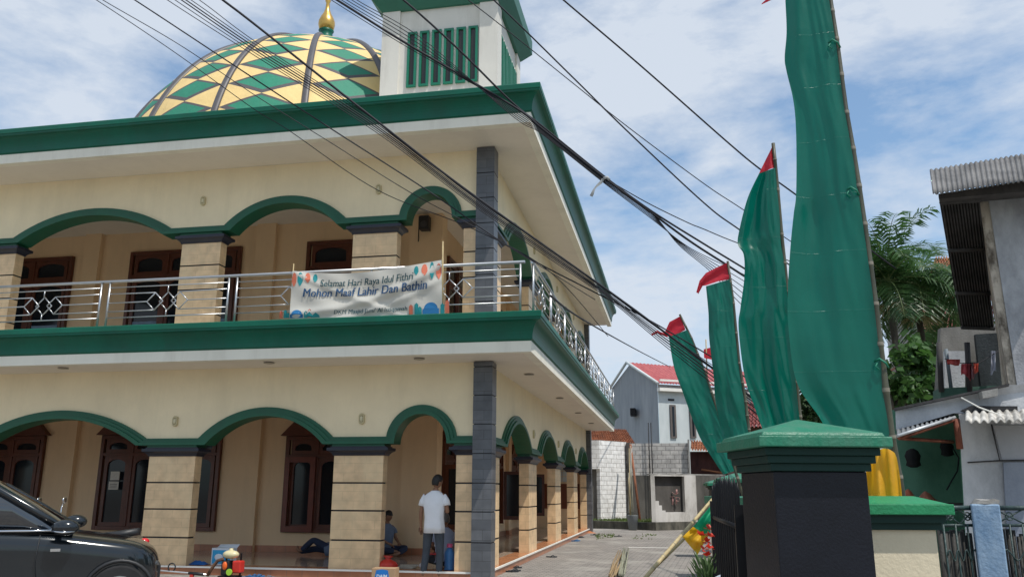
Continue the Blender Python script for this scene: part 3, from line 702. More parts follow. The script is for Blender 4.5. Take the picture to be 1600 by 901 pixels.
    bo = bpy.data.objects.new('body', body); C.objects.link(bo); bo.parent = root
    hb = bmesh.new(); res = bmesh.ops.create_uvsphere(hb, u_segments=28, v_segments=20, radius=1); kill = []
    for v in res['verts']:
        x, y, z = v.co; lim = .25 if y > .35 else (-.05 if y > -.1 else -.62)
        if z < lim: kill.append(v)
        n_ = .004*noise.noise(Vector((x*5, y*5, z*5)))+.004
        fx_, fy, fz = x*(.083+n_), y*(.103+n_)-.004, z*(.126+n_)
        v.co = hc+Rt*fx_+F*fy+up*fz
    bmesh.ops.delete(hb, geom=kill, context='VERTS')
    for f in hb.faces: f.smooth = True
    hm = bpy.data.meshes.new('hair'); hb.to_mesh(hm); hb.free(); hm.materials.append(hairm or HAIR)
    ho = bpy.data.objects.new('hair', hm); C.objects.link(ho); ho.parent = bo
    so = ho.modifiers.new('s', 'SOLIDIFY'); so.thickness = .008; so.offset = -1
    # shirt: lofted torso and sleeves
    if shirt:
        side = (V['shR']-V['shL']).normalized(); b = MB(); secs = []
        a, c = V['pelvis'], V['chest']; nk = V['neck']
        ax = (nk-a).normalized(); fr = side.cross(ax).normalized()*-1
        hw = (V['shR']-V['shL']).length/2
        rows = [(-.12*hem/.1, .185, .135), (-.02, .180, .132), (.25, .168, .128), (.5, .180, .130), (.74, .198, .128), (.90, hw+.035, .105), (.985, hw*.72, .088), (1.03, .085, .068), (1.05, .064, .058)]
        n = 36
        for t_, rx, ry in rows:
            p = a.lerp(c, min(1, t_/.74)) if t_ <= .74 else c.lerp(nk, (t_-.74)/.29)
            if t_ < 0: p = a+(a-c).normalized()*(-t_)*1.2
            s_ = []
            for k in range(n):
                g_ = 2*math.pi*k/n; wv = 1+loose*(.035*math.sin(5*g_+3*t_)+.02*math.sin(9*g_+6*t_+1))*(1-max(0, t_))*1.2
                cx = math.copysign(abs(math.cos(g_))**.85, math.cos(g_)); cy = math.copysign(abs(math.sin(g_))**.85, math.sin(g_))
                s_.append(p+side*(rx*cx*wv)+fr*(ry*cy*wv))
            secs.append(s_)
        b.loft(secs, cap=False)
        for s in 'LR':
            sh, el = V['sh'+s], V['el'+s]; e_ = sh.lerp(el, sleeve)
            b.tube([sh.lerp(V['chest'], .45), sh-(V['neck']-V['chest'])*.15, sh.lerp(e_, .5), e_], [.050, .062, .067, .073 if sleeve < 1 else .05], 16, cap=False)
        b.build('shirt', shirt, bo, local=True, thick=.004)
    if pants:
        pp = []; ee = []; rr = []
        def vt(p, r): pp.append(tuple(p)); rr.append(r); return len(pp)-1
        r0 = vt(V['pelvis'], (.145, .118))
        k = vt(V['pelvis'].lerp(V['chest'], .25), (.13, .105)); ee.append((r0, k))
        for s in 'LR':
            hi, kn, an = V['hi'+s], V['kn'+s], V['an'+s]; last = r0
            for p, r in ((hi, .105), (hi.lerp(kn, .5), .088), (kn, .07), (kn.lerp(an, .5), .066), (kn.lerp(an, .93), .056)):
                k = vt(p, r); ee.append((last, k)); last = k
        pm = skinmesh('trousers', pp, ee, rr, pants)
        po = bpy.data.objects.new('trousers', pm); C.objects.link(po); po.parent = bo
    return root
WHITECL = mat('white_cotton', (.78, .78, .80), .85, .04, 5, .5, 9); CHAR = mat('charcoal_denim', (.055, .065, .08), .85, .15, 10, .3, 30)
BLUCL = mat('blue_grey_cloth', (.13, .17, .25), .85, .1, 8, .4, 14); LBLU = mat('pale_blue_cloth', (.36, .42, .55), .85, .08, 8, .4, 14); NAVY = mat('navy_denim', (.02, .03, .065), .85, .1, 10)
GREYH = mat('grey_hair', (.16, .15, .14), .6, .2, 60, .4, 120)
figure('man in white T-shirt and charcoal trousers standing with his back turned before the arch', tuple(spot_z(676, 906, 0)), R(-2),
       dict(pelvis=(0, 0, .93), chest=(.0, -.01, 1.28), neck=(.01, 0, 1.49), head=(.035, .02, 1.64), shL=(-.185, 0, 1.42), elL=(-.245, -.01, 1.13), haL=(-.25, .03, .90),
            shR=(.185, 0, 1.42), elR=(.245, -.02, 1.14), haR=(.16, .22, 1.20), hiL=(-.095, 0, .88), knL=(-.135, .02, .48), anL=(-.17, -.02, .085), toL=(-.20, .14, .03),
            hiR=(.095, 0, .88), knR=(.11, .03, .48), anR=(.115, -.01, .085), toR=(.17, .15, .03)), scale=1.0, shirt=WHITECL, pants=CHAR, sleeve=.62, hem=.10, facing=(.55, .83, 0))
def seated(label, p, rz, shirt, pants, hair=None, lean=0.0, sc_=1.0):
    return figure(label, p, rz, dict(pelvis=(0, 0, .13), chest=(0, .02+lean, .46), neck=(0, .05+lean*1.4, .66), head=(0, .09+lean*1.6, .80), shL=(-.18, .03+lean, .60), elL=(-.23, .10+lean, .36), haL=(-.14, .30, .27),
            shR=(.18, .03+lean, .60), elR=(.23, .10+lean, .36), haR=(.14, .30, .27), hiL=(-.10, .03, .12), knL=(-.36, .30, .16), anL=(-.02, .42, .07), toL=(.12, .42, .05),
            hiR=(.10, .03, .12), knR=(.36, .30, .16), anR=(.02, .36, .11), toR=(-.12, .38, .09)), shirt=shirt, pants=pants, hairm=hair, sleeve=.6, hem=.03, scale=sc_, facing=(0, 1, -.15))
a = spot(604, 858, 17.85); seated('man in a dark blue shirt sitting on the tiles against the veranda wall', (a.x, 17.7, .149), R(-120), BLUCL, NAVY)
a = spot(694, 880, 15.25); seated('grey-haired man in a pale blue shirt sitting behind the standing man', (a.x, 15.3, .149), R(20), LBLU, CHAR, GREYH, lean=.05, sc_=1.02)
a = spot(520, 862, 17.3)
figure('barefoot person in navy jeans lying on the veranda floor behind the wide tiled column', (a.x, 17.35, .149), R(90), dict(pelvis=(0, 0, .15), chest=(0, -.36, .17), neck=(0, -.58, .18), head=(0, -.72, .20), shL=(-.18, -.5, .16), elL=(-.24, -.28, .10), haL=(-.12, -.08, .22),
       shR=(.18, -.5, .16), elR=(.26, -.26, .10), haR=(.2, -.04, .10), hiL=(-.09, .06, .14), knL=(-.12, .42, .34), anL=(-.12, .70, .10), toL=(-.12, .80, .18), hiR=(.09, .06, .13), knR=(.12, .46, .14), anR=(.1, .84, .07), toR=(.1, .88, .20)), shirt=BLUCL, pants=NAVY, facing=(0, .2, 1))
a = spot(1107, 892, 7.2)
figure('person in a white shirt crouching behind the black gate bars', (a.x, 7.2, 0), R(-30), dict(pelvis=(0, 0, .34), chest=(0, .24, .62), neck=(0, .40, .80), head=(0, .50, .86), shL=(-.18, .34, .74), elL=(-.24, .45, .5), haL=(-.12, .58, .40),
       shR=(.18, .34, .74), elR=(.24, .45, .5), haR=(.12, .58, .40), hiL=(-.10, .02, .34), knL=(-.2, .38, .46), anL=(-.16, .12, .08), toL=(-.18, .27, .03), hiR=(.10, .02, .34), knR=(.2, .38, .46), anR=(.16, .12, .08), toR=(.18, .27, .03)), shirt=WHITECL, pants=CHAR, facing=(0, 1, -.4))
#PART3

# ================================================================== green flags on bamboo poles
def satin(name, c):
    m = mat(name, c, .30, .18, 1.1, .30, 6, spec=.7, trans=.5); t = m.node_tree; bs = t.nodes['Principled BSDF']
    old = bs.inputs['Normal'].links[0].from_node; co = t.nodes.new('ShaderNodeTexCoord'); mp_ = t.nodes.new('ShaderNodeMapping'); mp_.inputs['Rotation'].default_value = (R(90), 0, 0)
    br = t.nodes.new('ShaderNodeTexBrick'); br.inputs['Scale'].default_value = 1; br.inputs['Brick Width'].default_value = .62; br.inputs['Row Height'].default_value = .48; br.inputs['Mortar Size'].default_value = .006; br.offset = 0
    t.links.new(co.outputs['Object'], mp_.inputs[0]); t.links.new(mp_.outputs[0], br.inputs['Vector'])
    bu = t.nodes.new('ShaderNodeBump'); bu.inputs['Strength'].default_value = .35; bu.inputs['Distance'].default_value = .012; t.links.new(br.outputs['Fac'], bu.inputs['Height']); t.links.new(old.outputs[0], bu.inputs['Normal']); t.links.new(bu.outputs[0], bs.inputs['Normal'])
    return m
FG = satin('green_satin', (.0, .155, .108)); FR = mat('red_cloth', (.55, .02, .04), .6, .08, 5, .3, 20, trans=.35)
FY = mat('yellow_cloth', (.72, .42, .02), .6, .08, 5, .3, 20, trans=.35)
BAMB = stainmat('bamboo', (.03, .033, .02), (.085, .085, .05), 3, .35, .65, .5, (1, 1, .3), .1, (.12, .11, .08))
BAMBN = mat('bamboo_node', (.20, .18, .14), .6)
def smooth_path(ps, n):
    """Catmull-Rom through (x, y) points, n samples evenly spaced by y"""
    out = []
    for k in range(n):
        t = k/(n-1)*(len(ps)-1); i = min(int(t), len(ps)-2); f = t-i
        p0, p1, p2, p3 = ps[max(i-1, 0)], ps[i], ps[i+1], ps[min(i+2, len(ps)-1)]
        out.append(tuple(.5*((2*p1[q])+(-p0[q]+p2[q])*f+(2*p0[q]-5*p1[q]+4*p2[q]-p3[q])*f*f+(-p0[q]+3*p1[q]-3*p2[q]+p3[q])*f**3) for q in (0, 1)))
    return out
def bamboo(name, pts, r0, r1, parent, nodes=14):
    P2 = []; R2 = []; M2 = []; n = len(pts); tot = nodes
    for k in range(nodes+1):
        for dt, rm in ((-.006, 1.0), (-.0025, 1.14), (.0025, 1.14), (.006, 1.0)) if 0 < k < nodes else ((0, 1.0),):
            t = (k/nodes+dt)*(n-1); t = max(0, min(n-1.0001, t)); i = int(t); P2.append(pts[i].lerp(pts[i+1], t-i)); R2.append((r0+(r1-r0)*(t/(n-1)))*rm)
    b = MB(); b.tube(P2, R2, 10)
    for f in range(len(P2)-1):
        if R2[f] > (r0+(r1-r0)*(f/(len(P2)-1)))*1.08 and f % 4 == 2:
            for q in range(10): b.mi[f*10+q] = 1
    return b.build(name, [BAMB, BAMBN], parent)
def flag(label, Y, pole, left, right, red=None, rp=(.02, .015), folds=3.0, amp=.05, seed=1, nodes=14, base=None, knots=()):
    """pole: photo-pixel points top to bottom; left: the cloth's free edge; right: the edge along the pole"""
    PP = [spot(x, y, Y) for x, y in pole]
    bt = PP[-1]; d = (PP[-1]-PP[-2]).normalized(); 
    foot = bt+d*((bt.z-0)/(-d.z)); PP.append(foot)
    root = thing('flag', label, 'flag', tuple(foot), 0, 'tall green flags on bamboo poles')
    bamboo('pole', PP, rp[1], rp[0], root, nodes)
    n = 90; m_ = 36; Lp = smooth_path(left, n); Rp = smooth_path(right, n); G = []
    def pole_x(y):
        for (xa, ya), (xb, yb) in zip(pole, pole[1:]):
            if ya <= y <= yb: return xa+(xb-xa)*(y-ya)/(yb-ya)
        return pole[-1][0]
    Rp = [(pole_x(y)-(1.5 if Y < 7 else .3), y) for x, y in Rp]
    rnd = random.Random(seed); ph = [rnd.uniform(0, 6) for _ in range(6)]
    for i in range(n):
        row = []; v = i/(n-1)
        for j in range(m_+1):
            u = j/m_; x = Lp[i][0]*(1-u)+Rp[i][0]*u; y = Lp[i][1]*(1-u)+Rp[i][1]*u
            e = 1-u   # 0 at the pole
            w_ = amp*(math.sin(folds*math.pi*e+ph[0]+2.2*v)+.45*math.sin(2.3*folds*math.pi*e+ph[1]-5*v)+.25*math.sin(5*folds*e+ph[2]+9*v))*(.25+.75*e)
            w_ += amp*.8*math.sin(6*v+ph[3])*e + amp*1.1*noise.noise(Vector((e*2.5+ph[4], v*7, ph[5])))*(.2+e)
            w_ += amp*.22*math.sin(14*e+ph[4]+4*math.sin(3*v+ph[1]))*(.3+e)
            # creases running from the ties
            w_ += amp*.25*noise.noise(Vector((e*9+ph[2], v*12+e*4, 3)))
            row.append(spot(x, y, Y-.02+w_))
        G.append(row)
    b = MB(); b.grid(G); b.build('cloth', FG, root)
    if red:
        rc = [spot(x, y, Y+w2) for x, y, w2 in red]
        bm = MB(); k = len(rc)//2; top = rc[:k]; bot = rc[k:][::-1]
        rows = []
        for f in range(9):
            rows.append([top[q].lerp(bot[q], f/8)+Vector((0, .02*math.sin(f*.9+q*1.3), 0)) for q in range(k)])
        # refine along
        rr = []
        for r_ in rows:
            nr = []
            for q in range(k-1):
                for s_ in range(5): nr.append(r_[q].lerp(r_[q+1], s_/5))
            nr.append(r_[-1]); rr.append(nr)
        bm.grid(rr); bm.build('pennant', FR, root)
    for kx, ky in knots:
        p = spot(kx, ky, Y-.02); b = MB(); b.tube([p+Vector((-.05, 0, .03)), p+Vector((-.02, -.03, .045)), p+Vector((.02, -.035, .01)), p+Vector((.045, 0, -.02))], .008, 6)
        b.tube([p+Vector((-.03, -.02, .02)), p+Vector((-.055, -.03, -.01)), p+Vector((-.03, -.035, -.04))], .006, 6)
        b.build('tie', mat('green_tie', (.01, .2, .12), .6), root)
    return root
flag('nearest and tallest green flag, its top out of the picture, pole behind the gate pillar', 6.75,
     [(1289, -60), (1297, 0), (1308, 70), (1320, 165), (1336, 255), (1350, 350), (1364, 450), (1376, 550), (1391, 670), (1408, 770)],
     [(1224, -60), (1227, 0), (1229, 50), (1226, 90), (1229, 112), (1240, 160), (1244, 213), (1244, 300), (1240, 335), (1235, 386), (1231, 453), (1232, 513), (1245, 597), (1283, 656), (1300, 700)],
     [(1286, -60), (1294, 0), (1304, 60), (1309, 100), (1315, 150), (1323, 200), (1334, 270), (1340, 310), (1347, 360), (1355, 410), (1361, 460), (1367, 520), (1376, 600), (1384, 660), (1388, 700)],
     rp=(.031, .020), folds=1.3, amp=.035, seed=5, nodes=16, knots=((1304, 72), (1333, 302), (1378, 570)),
     red=None)
flag('large green flag with red tip standing just left of the tallest flag', 7.9,
     [(1208, 224), (1212, 262), (1221, 366), (1228, 433), (1234, 500), (1241, 570), (1249, 650), (1256, 720)],
     [(1186, 271), (1168, 310), (1155, 360), (1153, 382), (1162, 398), (1163, 433), (1157, 480), (1154, 513), (1163, 586), (1177, 630), (1192, 672), (1202, 700)],
     [(1211, 262), (1214, 300), (1220, 350), (1222, 372), (1224, 396), (1227, 433), (1230, 480), (1233, 513), (1240, 586), (1245, 630), (1248, 672), (1251, 700)],
     red=[(1208, 228, 0), (1209.5, 245, 0), (1211.5, 262, 0), (1200, 248, 0), (1193, 259, 0), (1186, 271, 0)][:0] or [(1208, 227, 0), (1210, 245, 0), (1212, 262, 0), (1186, 271, .02), (1196, 250, .02), (1206, 230, 0)], rp=(.024, .017), folds=2.2, amp=.05, seed=11, nodes=12)
flag('slim green flag with red swallow tail, third from the tallest', 11.2,
     [(1137, 408), (1146, 473), (1155, 567), (1165, 627), (1170, 670), (1177, 740)],
     [(1103, 447), (1107, 490), (1108, 527), (1115, 587), (1118, 627), (1128, 677), (1136, 715)],
     [(1141, 436), (1147, 480), (1151, 527), (1157, 587), (1163, 627), (1168, 677), (1172, 715)],
     red=[(1088, 456, .05), (1093, 438, .05), (1103, 426, .04), (1120, 418, .02), (1138, 410, 0), (1142, 436, 0), (1122, 440, .02), (1103, 446, .03), (1098, 446, .05), (1091, 459, .05)], rp=(.024, .017), folds=1.6, amp=.045, seed=21, nodes=12)
flag('smallest green flag with a curling red tip, leaning left of the others', 14.0,
     [(1062, 491), (1080, 527), (1100, 577), (1123, 647), (1132, 680), (1152, 745)],
     [(1045, 526), (1053, 573), (1067, 613), (1083, 657), (1096, 688), (1113, 715), (1130, 741)],
     [(1071, 515), (1085, 545), (1097, 573), (1111, 610), (1123, 650), (1133, 690), (1148, 735)],
     red=[(1017, 522, .06), (1026, 516, .05), (1038, 520, .04), (1046, 503, .02), (1063, 494, 0), (1071, 515, 0), (1053, 525, .02), (1040, 526, .04), (1028, 520, .05), (1018, 524, .06)], rp=(.026, .018), folds=1.3, amp=.04, seed=31, nodes=12)
# red tail of the tallest flag, hanging into the frame
p0 = thing('pennant', 'tip of a pink-red pennant at the very top, left of the tallest flag', 'pennant', tuple(spot(1205, -20, 5.9)))
b = MB(); b.grid([[spot(1235, -40, 5.75), spot(1215, -22, 5.82), spot(1203, -6, 5.88), spot(1190, 6, 5.9)], [spot(1238, -22, 5.75), spot(1220, -10, 5.84), spot(1206, 0, 5.88), spot(1190, 7.5, 5.9)]]); b.build('cloth', FR, p0)
# far red pennant behind the slim flag
q = spot(1107, 552, 17); MB().ell(q, (.10, .04, .10), 10, 6).build('tmp', FR) if False else None
pt_ = thing('pennant', 'small far red pennant showing between the two smallest flags', 'pennant', tuple(q))
b = MB(); b.grid([[q+Vector((-.09+.06*i, .02*math.sin(i+j), .09-.06*j-.01*i*(j-1.5))) for i in range(4)] for j in range(4)]); b.build('cloth', FR, pt_)
MB().tube([spot(1105, 590, 17.02), spot(1103, 530, 17.02)], .012, 6).build('stick', STICK, pt_)

# flag leaning low behind the gate: green and yellow
fl = thing('flag', 'green and yellow flag on a slanting pale pole beside the black gate', 'flag', tuple(spot(1003, 906, 7.6)))
a = spot(1003, 908, 7.6); z_ = spot(1134, 755, 9.2); d = z_-a
def onp(t): return a.lerp(z_, t)
bamboo('pole', [onp(t/6) for t in range(7)], .019, .014, fl, 9); bpy.context.view_layer.update()
for o in list(fl.children): 
    if o.name.startswith('pole'): o.data.materials[0] = STICK
MB().tube([spot(1025, 884, 7.9), spot(1068, 842, 8.5)], .014, 8).build('crosspiece', STICK, fl)
def fcell(us, v0, v1, m):
    """cloth between two photo polylines"""
    G = []
    for j in range(15):
        v = j/14; row = []
        for k in range(13):
            u = k/12; A = v0(u); B = v1(u); x = A[0]*(1-v)+B[0]*v; y = A[1]*(1-v)+B[1]*v
            row.append(spot(x, y, 8.75+.07*math.sin(5*u+3*v)+.05*math.sin(9*v-2*u)))
        G.append(row)
    b = MB(); b.grid(G); b.build('cloth', m, fl)
def lin(*ps): 
    def f(u):
        t = u*(len(ps)-1); i = min(int(t), len(ps)-2); f_ = t-i; return (ps[i][0]*(1-f_)+ps[i+1][0]*f_, ps[i][1]*(1-f_)+ps[i+1][1]*f_)
    return f
fcell(0, lin((1131, 757), (1110, 790), (1083, 822)), lin((1127, 800), (1113, 820), (1106, 838)), mat('bright_green_cloth', (.01, .33, .17), .55, .08, 5, .3, 20, trans=.35))
fcell(0, lin((1083, 822), (1066, 838)), lin((1107, 836), (1090, 866)), FY)
# orange-yellow cloth behind the gate pillar
yc = thing('yellow_flag', 'orange-yellow cloth hanging behind the gate pillar beside the thick bamboo', 'flag', tuple(spot(1385, 790, 6.1)))
G = []
for i in range(14):
    v = i/13; row = []
    for j in range(16):
        u = j/15; x0 = 1352+6*v; x1 = 1398+14*v**.6; y0 = 745-10*u; yb = 800
        tp = 722-22*math.sin(u*2.4); row.append(spot(x0+(x1-x0)*u, tp+(yb-tp)*v, 6.15+.05*math.sin(7*u+3*v)+.03*math.sin(15*u)))
    G.append(row)
b = MB(); b.grid(G); b.build('cloth', mat('orange_yellow_cloth', (.80, .40, .02), .6, .06, 4, .3, 20, trans=.4), yc)

# ================================================================== gate pillar, low wall, gate, far pillars
CAPG = mat('cap_green_paint', (.012, .17, .095), .5, .10, 5, .25, 50)
streak(CAPG, .55, (.12, .20, .15), .52, .78, 7)
CAPD = mat('cap_dark_green', (.002, .028, .022), .55, .12, 5, spec=.3)
BLK = mat('black_gate_tile', (.006, .007, .012), .42, .35, 3, .12, 60, spec=.3)
def pillar(name, label, loc, rz, s, shaft_w, zslab, hslab, zapex, blackm, mould=3, group=None, low=0.0):
    t = thing(name, label, 'pillar', loc, rz, group)
    h = s/2; b = MB(); b.box((-h, -h, zslab), (h, h, zslab+hslab))
    b.loft([[(-h+.025, -h+.025, zslab+hslab+.001), (h-.025, -h+.025, zslab+hslab+.001), (h-.025, h-.025, zslab+hslab+.001), (-h+.025, h-.025, zslab+hslab+.001)],
            [(-h+.035, -h+.035, zslab+hslab+.022), (h-.035, -h+.035, zslab+hslab+.022), (h-.035, h-.035, zslab+hslab+.022), (-h+.035, h-.035, zslab+hslab+.022)],
            [(-.01, -.01, zapex), (.01, -.01, zapex), (.01, .01, zapex), (-.01, .01, zapex)]], smooth=False)
    b.build('cap', CAPG, t, local=True, bevel=.006)
    b = MB(); w_ = shaft_w/2
    for k in range(mould):
        g_ = h-.05-(h-.05-w_-.02)*k/max(1, mould-1)*1.0
        b.box((-g_, -g_, zslab-.001-.042*(k+1)), (g_, g_, zslab-.001-.042*k))
    b.build('moulding', CAPD, t, local=True, bevel=.004)
    b = MB().box((-w_, -w_, low), (w_, w_, zslab-.002-.042*mould)); b.build('shaft', blackm, t, local=True, bevel=.006)
    return t
pillar('gate_pillar', 'tall black gate pillar under a broad green pyramid cap, nearest to the camera', (.715, 5.19, 0), R(15), .75, .53, 1.74, .058, 1.915, BLK, 3)
# low pier right of it
lp = thing('low_wall', 'low cream garden wall under a bright green cap, right of the black gate pillar', 'wall', (1.22, 5.98, 0), R(11))
CW = mat('wall_cream_paint', (.66, .58, .42), .75, .08, 2, .2, 40)
b = MB().box((-.6, -.16, 0), (.36, .16, 1.27)); b.build('wall_body', CW, lp, local=True)
b = MB().box((-.66, -.25, 1.365), (.45, .25, 1.43)); b.loft([[(-.64, -.23, 1.431), (.43, -.23, 1.431), (.43, .23, 1.431), (-.64, .23, 1.431)], [(-.5, -.04, 1.478), (.30, -.04, 1.478), (.30, .04, 1.478), (-.5, .04, 1.478)]], smooth=False)
b.build('cap', mat('bright_cap_green', (.012, .22, .085), .5, .12, 5, .3, 40), lp, local=True, bevel=.005)
b = MB().box((-.63, -.21, 1.315), (.41, .21, 1.364)); b.box((-.61, -.185, 1.272), (.39, .185, 1.314)); b.build('moulding', CAPD, lp, local=True)
# boundary pillars farther along
a = spot(1152, 760, 16); pillar('boundary_pillar', 'black boundary pillar with green cap, just behind the gate bars', (a.x, a.y, 0), R(6), .72, .5, 1.66, .06, 1.84, BLK, 2)
a = spot(1126, 760, 21); pillar('boundary_pillar', 'farther boundary pillar whose green cap peeks left of the gate', (a.x, a.y, 0), R(6), .72, .5, 1.64, .06, 1.82, BLK, 2)
a = spot(1185, 780, 8.4); bw = thing('low_wall', 'cream wall end with green cap glimpsed between gate bars and pillar', 'wall', (a.x, 8.4, 0), R(6))
MB().box((-.12, -.1, 0), (.9, 2.4, 1.36)).build('wall_body', CW, bw, local=True); MB().box((-.17, -.15, 1.36), (.95, 2.45, 1.45)).build('cap', CAPG, bw, local=True, bevel=.005)
# gate leaf
ga = spot(1113, 762, 7.9); gb = spot(1152, 757, 5.7); ga.z = gb.z = 0
gt = thing('gate', 'black iron gate of upright bars standing open left of the black pillar', 'gate', tuple(gb))
N_ = 13; b0 = None
for k in range(N_):
    t = k/(N_-1); p = ga.lerp(gb, t); top = 1.50+.05*math.sin(t*3)+.02*(k % 2)
    MB().tube([(p.x, p.y, .08), (p.x, p.y, top), (p.x, p.y, top+.06)], [.011, .011, .002], 6).build('bar', BLACKI, gt)
for z_ in (.10, .55, 1.28):
    MB().tube([(ga.x, ga.y, z_), (gb.x, gb.y, z_)], .018, 6).build('rail', BLACKI, gt)
d = (gb-ga).normalized(); nrm = Vector((-d.y, d.x, 0))
b = MB(); p = gb; q = ga.lerp(gb, .86); b.add([(q.x, q.y, .1), (p.x, p.y, .1), (p.x, p.y, 1.24), (q.x, q.y, 1.24)], [(0, 1, 2, 3)]); b.build('sheet_panel', BLACKI, gt, thick=.006)
for p in (ga, gb): MB().box((p.x-.028, p.y-.028, .02), (p.x+.028, p.y+.028, 1.42)).build('post', BLACKI, gt)
q = spot(1174, 852, 4.9); 
# ================================================================== neighbour's fence (right)
FGREY = stainmat('painted_concrete_blue', (.16, .27, .42), (.30, .42, .56), 4, .4, .6, .7, (1, 1, .6), .3, (.42, .40, .36))
fp = spot(1537, 781, 8.6); pst = thing('fence_post', 'pale blue concrete fence post with a broken grey top', 'post', (fp.x, 8.6, 0), R(-14))
b = MB().box((-.115, -.10, 0), (.115, .10, 1.40)); b.build('shaft', FGREY, pst, local=True, bevel=.012)
b = MB(); rn = random.Random(3)
b.loft([[(.118*math.cos(2*math.pi*k/12)*1.0, .10*math.sin(2*math.pi*k/12), 1.401+.0) for k in range(12)], [(.10*math.cos(2*math.pi*k/12)*1.1+.02, .09*math.sin(2*math.pi*k/12), 1.44+rn.uniform(-.012, .012)) for k in range(12)]], smooth=False)
b.build('broken_top', CONC, pst, local=True)
IRONG = stainmat('dark_green_iron', (.012, .03, .03), (.035, .07, .065), 9, .4, .65, .5)
BDARK = stainmat('dark_bamboo', (.012, .012, .011), (.045, .042, .036), 6, .35, .65, .7, (1, 1, .1))
def ironfence(label, xa, xb, Y):
    A = spot(xa, 790, Y); B = spot(xb, 795, Y*1.02); A.z = B.z = 0; d = B-A; L_ = d.length; d.normalize(); rz = math.atan2(d.y, d.x)
    t = thing('iron_fence', label, 'fence', tuple(A), rz)
    for z_, r in ((1.365, .022), (1.21, .014), (.12, .018)): MB().tube([(0, 0, z_), (L_, 0, z_)], r, 8).build('rail', IRONG, t, local=True)
    n = max(2, int(L_/.26)); b = MB()
    for k in range(n):
        x0 = L_*k/n; x1 = L_*(k+1)/n; c = (x0+x1)/2
        b.tube([(x0, 0, 1.22), (c, 0, 1.29), (x1, 0, 1.355)], .008, 5); b.tube([(x0, 0, 1.355), (c, 0, 1.29), (x1, 0, 1.22)], .008, 5)
        b.tube([(c+.035*math.cos(q), 0, 1.29+.035*math.sin(q)) for q in [math.pi*k_/6 for k_ in range(13)]], .007, 5)
    b.build('scrollwork', IRONG, t, local=True)
    n = int(L_/.11)
    for k in range(n+1): 
        x = L_*k/n; MB().tube([(x, -.02, .1), (x, -.02, 1.22)], .009, 6).build('bar', IRONG, t, local=True)
    rn = random.Random(int(xa)); b = MB(); x = .01
    while x < L_-.02:
        r = rn.uniform(.016, .026); zt_ = 1.16+rn.uniform(-.05, .02); b.tube([(x, .04, .02), (x+rn.uniform(-.01, .01), .04, zt_)], r, 6); x += r*1.9
    b.build('bamboo_screen', BDARK, t, local=True)
    b = MB()
    for z_, ph in ((.95, 0), (.62, 2), (.35, 4)):
        b.tube([(L_*k/30, -.035, z_+.05*math.sin(k*.9+ph)) for k in range(31)], .007, 5)
    b.build('curved_bar', IRONG, t, local=True)
ironfence('dark iron and bamboo fence between the low green-capped wall and blue post', 1468, 1524, 8.5)
ironfence('dark iron and bamboo fence right of the blue post', 1552, 1690, 8.7)
#PART4

# ================================================================== back of the yard
BLOCK = brickmat('white_block_wall', (.84, .83, .80), (.77, .76, .73), (.48, .46, .43), .42, .20, .012, .9, rot=(R(90), 0, 0), dirt=(.22, .20, .18), dirt_s=1.3, dirt_lo=.52, dirt_hi=.85, bump=.6)
BLOCKG = brickmat('grey_block_wall', (.56, .54, .51), (.46, .45, .43), (.24, .23, .22), .40, .20, .014, .9, rot=(R(90), 0, 0), dirt=(.10, .095, .09), dirt_s=.9, dirt_lo=.50, dirt_hi=.78, bump=.6)
PLAS = stainmat('damp_plaster', (.07, .066, .058), (.20, .19, .17), 1.4, .35, .7)
PLASW = stainmat('patchy_whitewash', (.30, .28, .25), (.66, .64, .60), 1.6, .30, .50, c3=(.74, .72, .69))
def wallbox(mb, pxl, pxr, Y, z0, z1, th=.18, Y2=None):
    a = spot(pxl, 770, Y); b_ = spot(pxr, 770, Y2 or Y); a.z = b_.z = 0; d = (b_-a).normalized(); n_ = Vector((-d.y, d.x, 0))*th
    vs = [a, b_, b_+n_, a+n_]; mb.add([(p.x, p.y, z0) for p in vs]+[(p.x, p.y, z1) for p in vs], [(0,3,2,1),(4,5,6,7),(0,1,5,4),(1,2,6,5),(2,3,7,6),(3,0,4,7)])
def zat(py, Y, px=1000): return spot(px, py, Y).z
Yb_ = 39.4
wl = thing('block_wall', 'tall white-washed concrete block wall behind the yard, left of the leaning poles', 'wall', tuple(spot(950, 800, Yb_)))
b = MB(); zt_ = zat(688, Yb_); 
wallbox(b, 938, 981, 38.7, -.05, zt_, .2, 40.4); wallbox(b, 880, 938, 38.65, zat(732, 38.7, 930), zt_, .2); b.build('wall_body', BLOCK, wl)
b = MB(); wallbox(b, 880, 938, 38.9, -.05, zat(732, 38.7, 930)-.004, .15); b.build('grey_panel', PLAS, wl)
b = MB(); wallbox(b, 980.5, 986, 40.2, -.05, zat(694, 40)+.1, .3); b.build('rough_pier', stainmat('dark_rough_concrete', (.035, .033, .03), (.12, .11, .10), 3, .35, .65), wl)
wr = thing('block_wall', 'unpainted grey block wall standing on dark damp plaster, right of the leaning poles', 'wall', tuple(spot(1030, 800, 40)))
b = MB(); wallbox(b, 985, 1079, 40.3, zat(742, 40.3, 1030), zat(692, 40.3, 1030), .2); b.build('wall_body', BLOCKG, wr)
b = MB(); wallbox(b, 985, 1130, 40.25, -.05, zat(742, 40.3, 1030)-.004, .2); b.build('plaster_base', PLAS, wr)
for px in (1014, 1018):
    b = MB(); p = spot(px, 690, 40.1); b.tube([(p.x, 40.1, 0), (p.x, 40.1, p.z+.9)], .025, 5); b.build('rebar', BLACKI, wr)
b = MB(); wallbox(b, 1078, 1080.5, 40.1, 0, zat(686, 40.1, 1079), .2); b.build('rough_pier', CONC, wr)
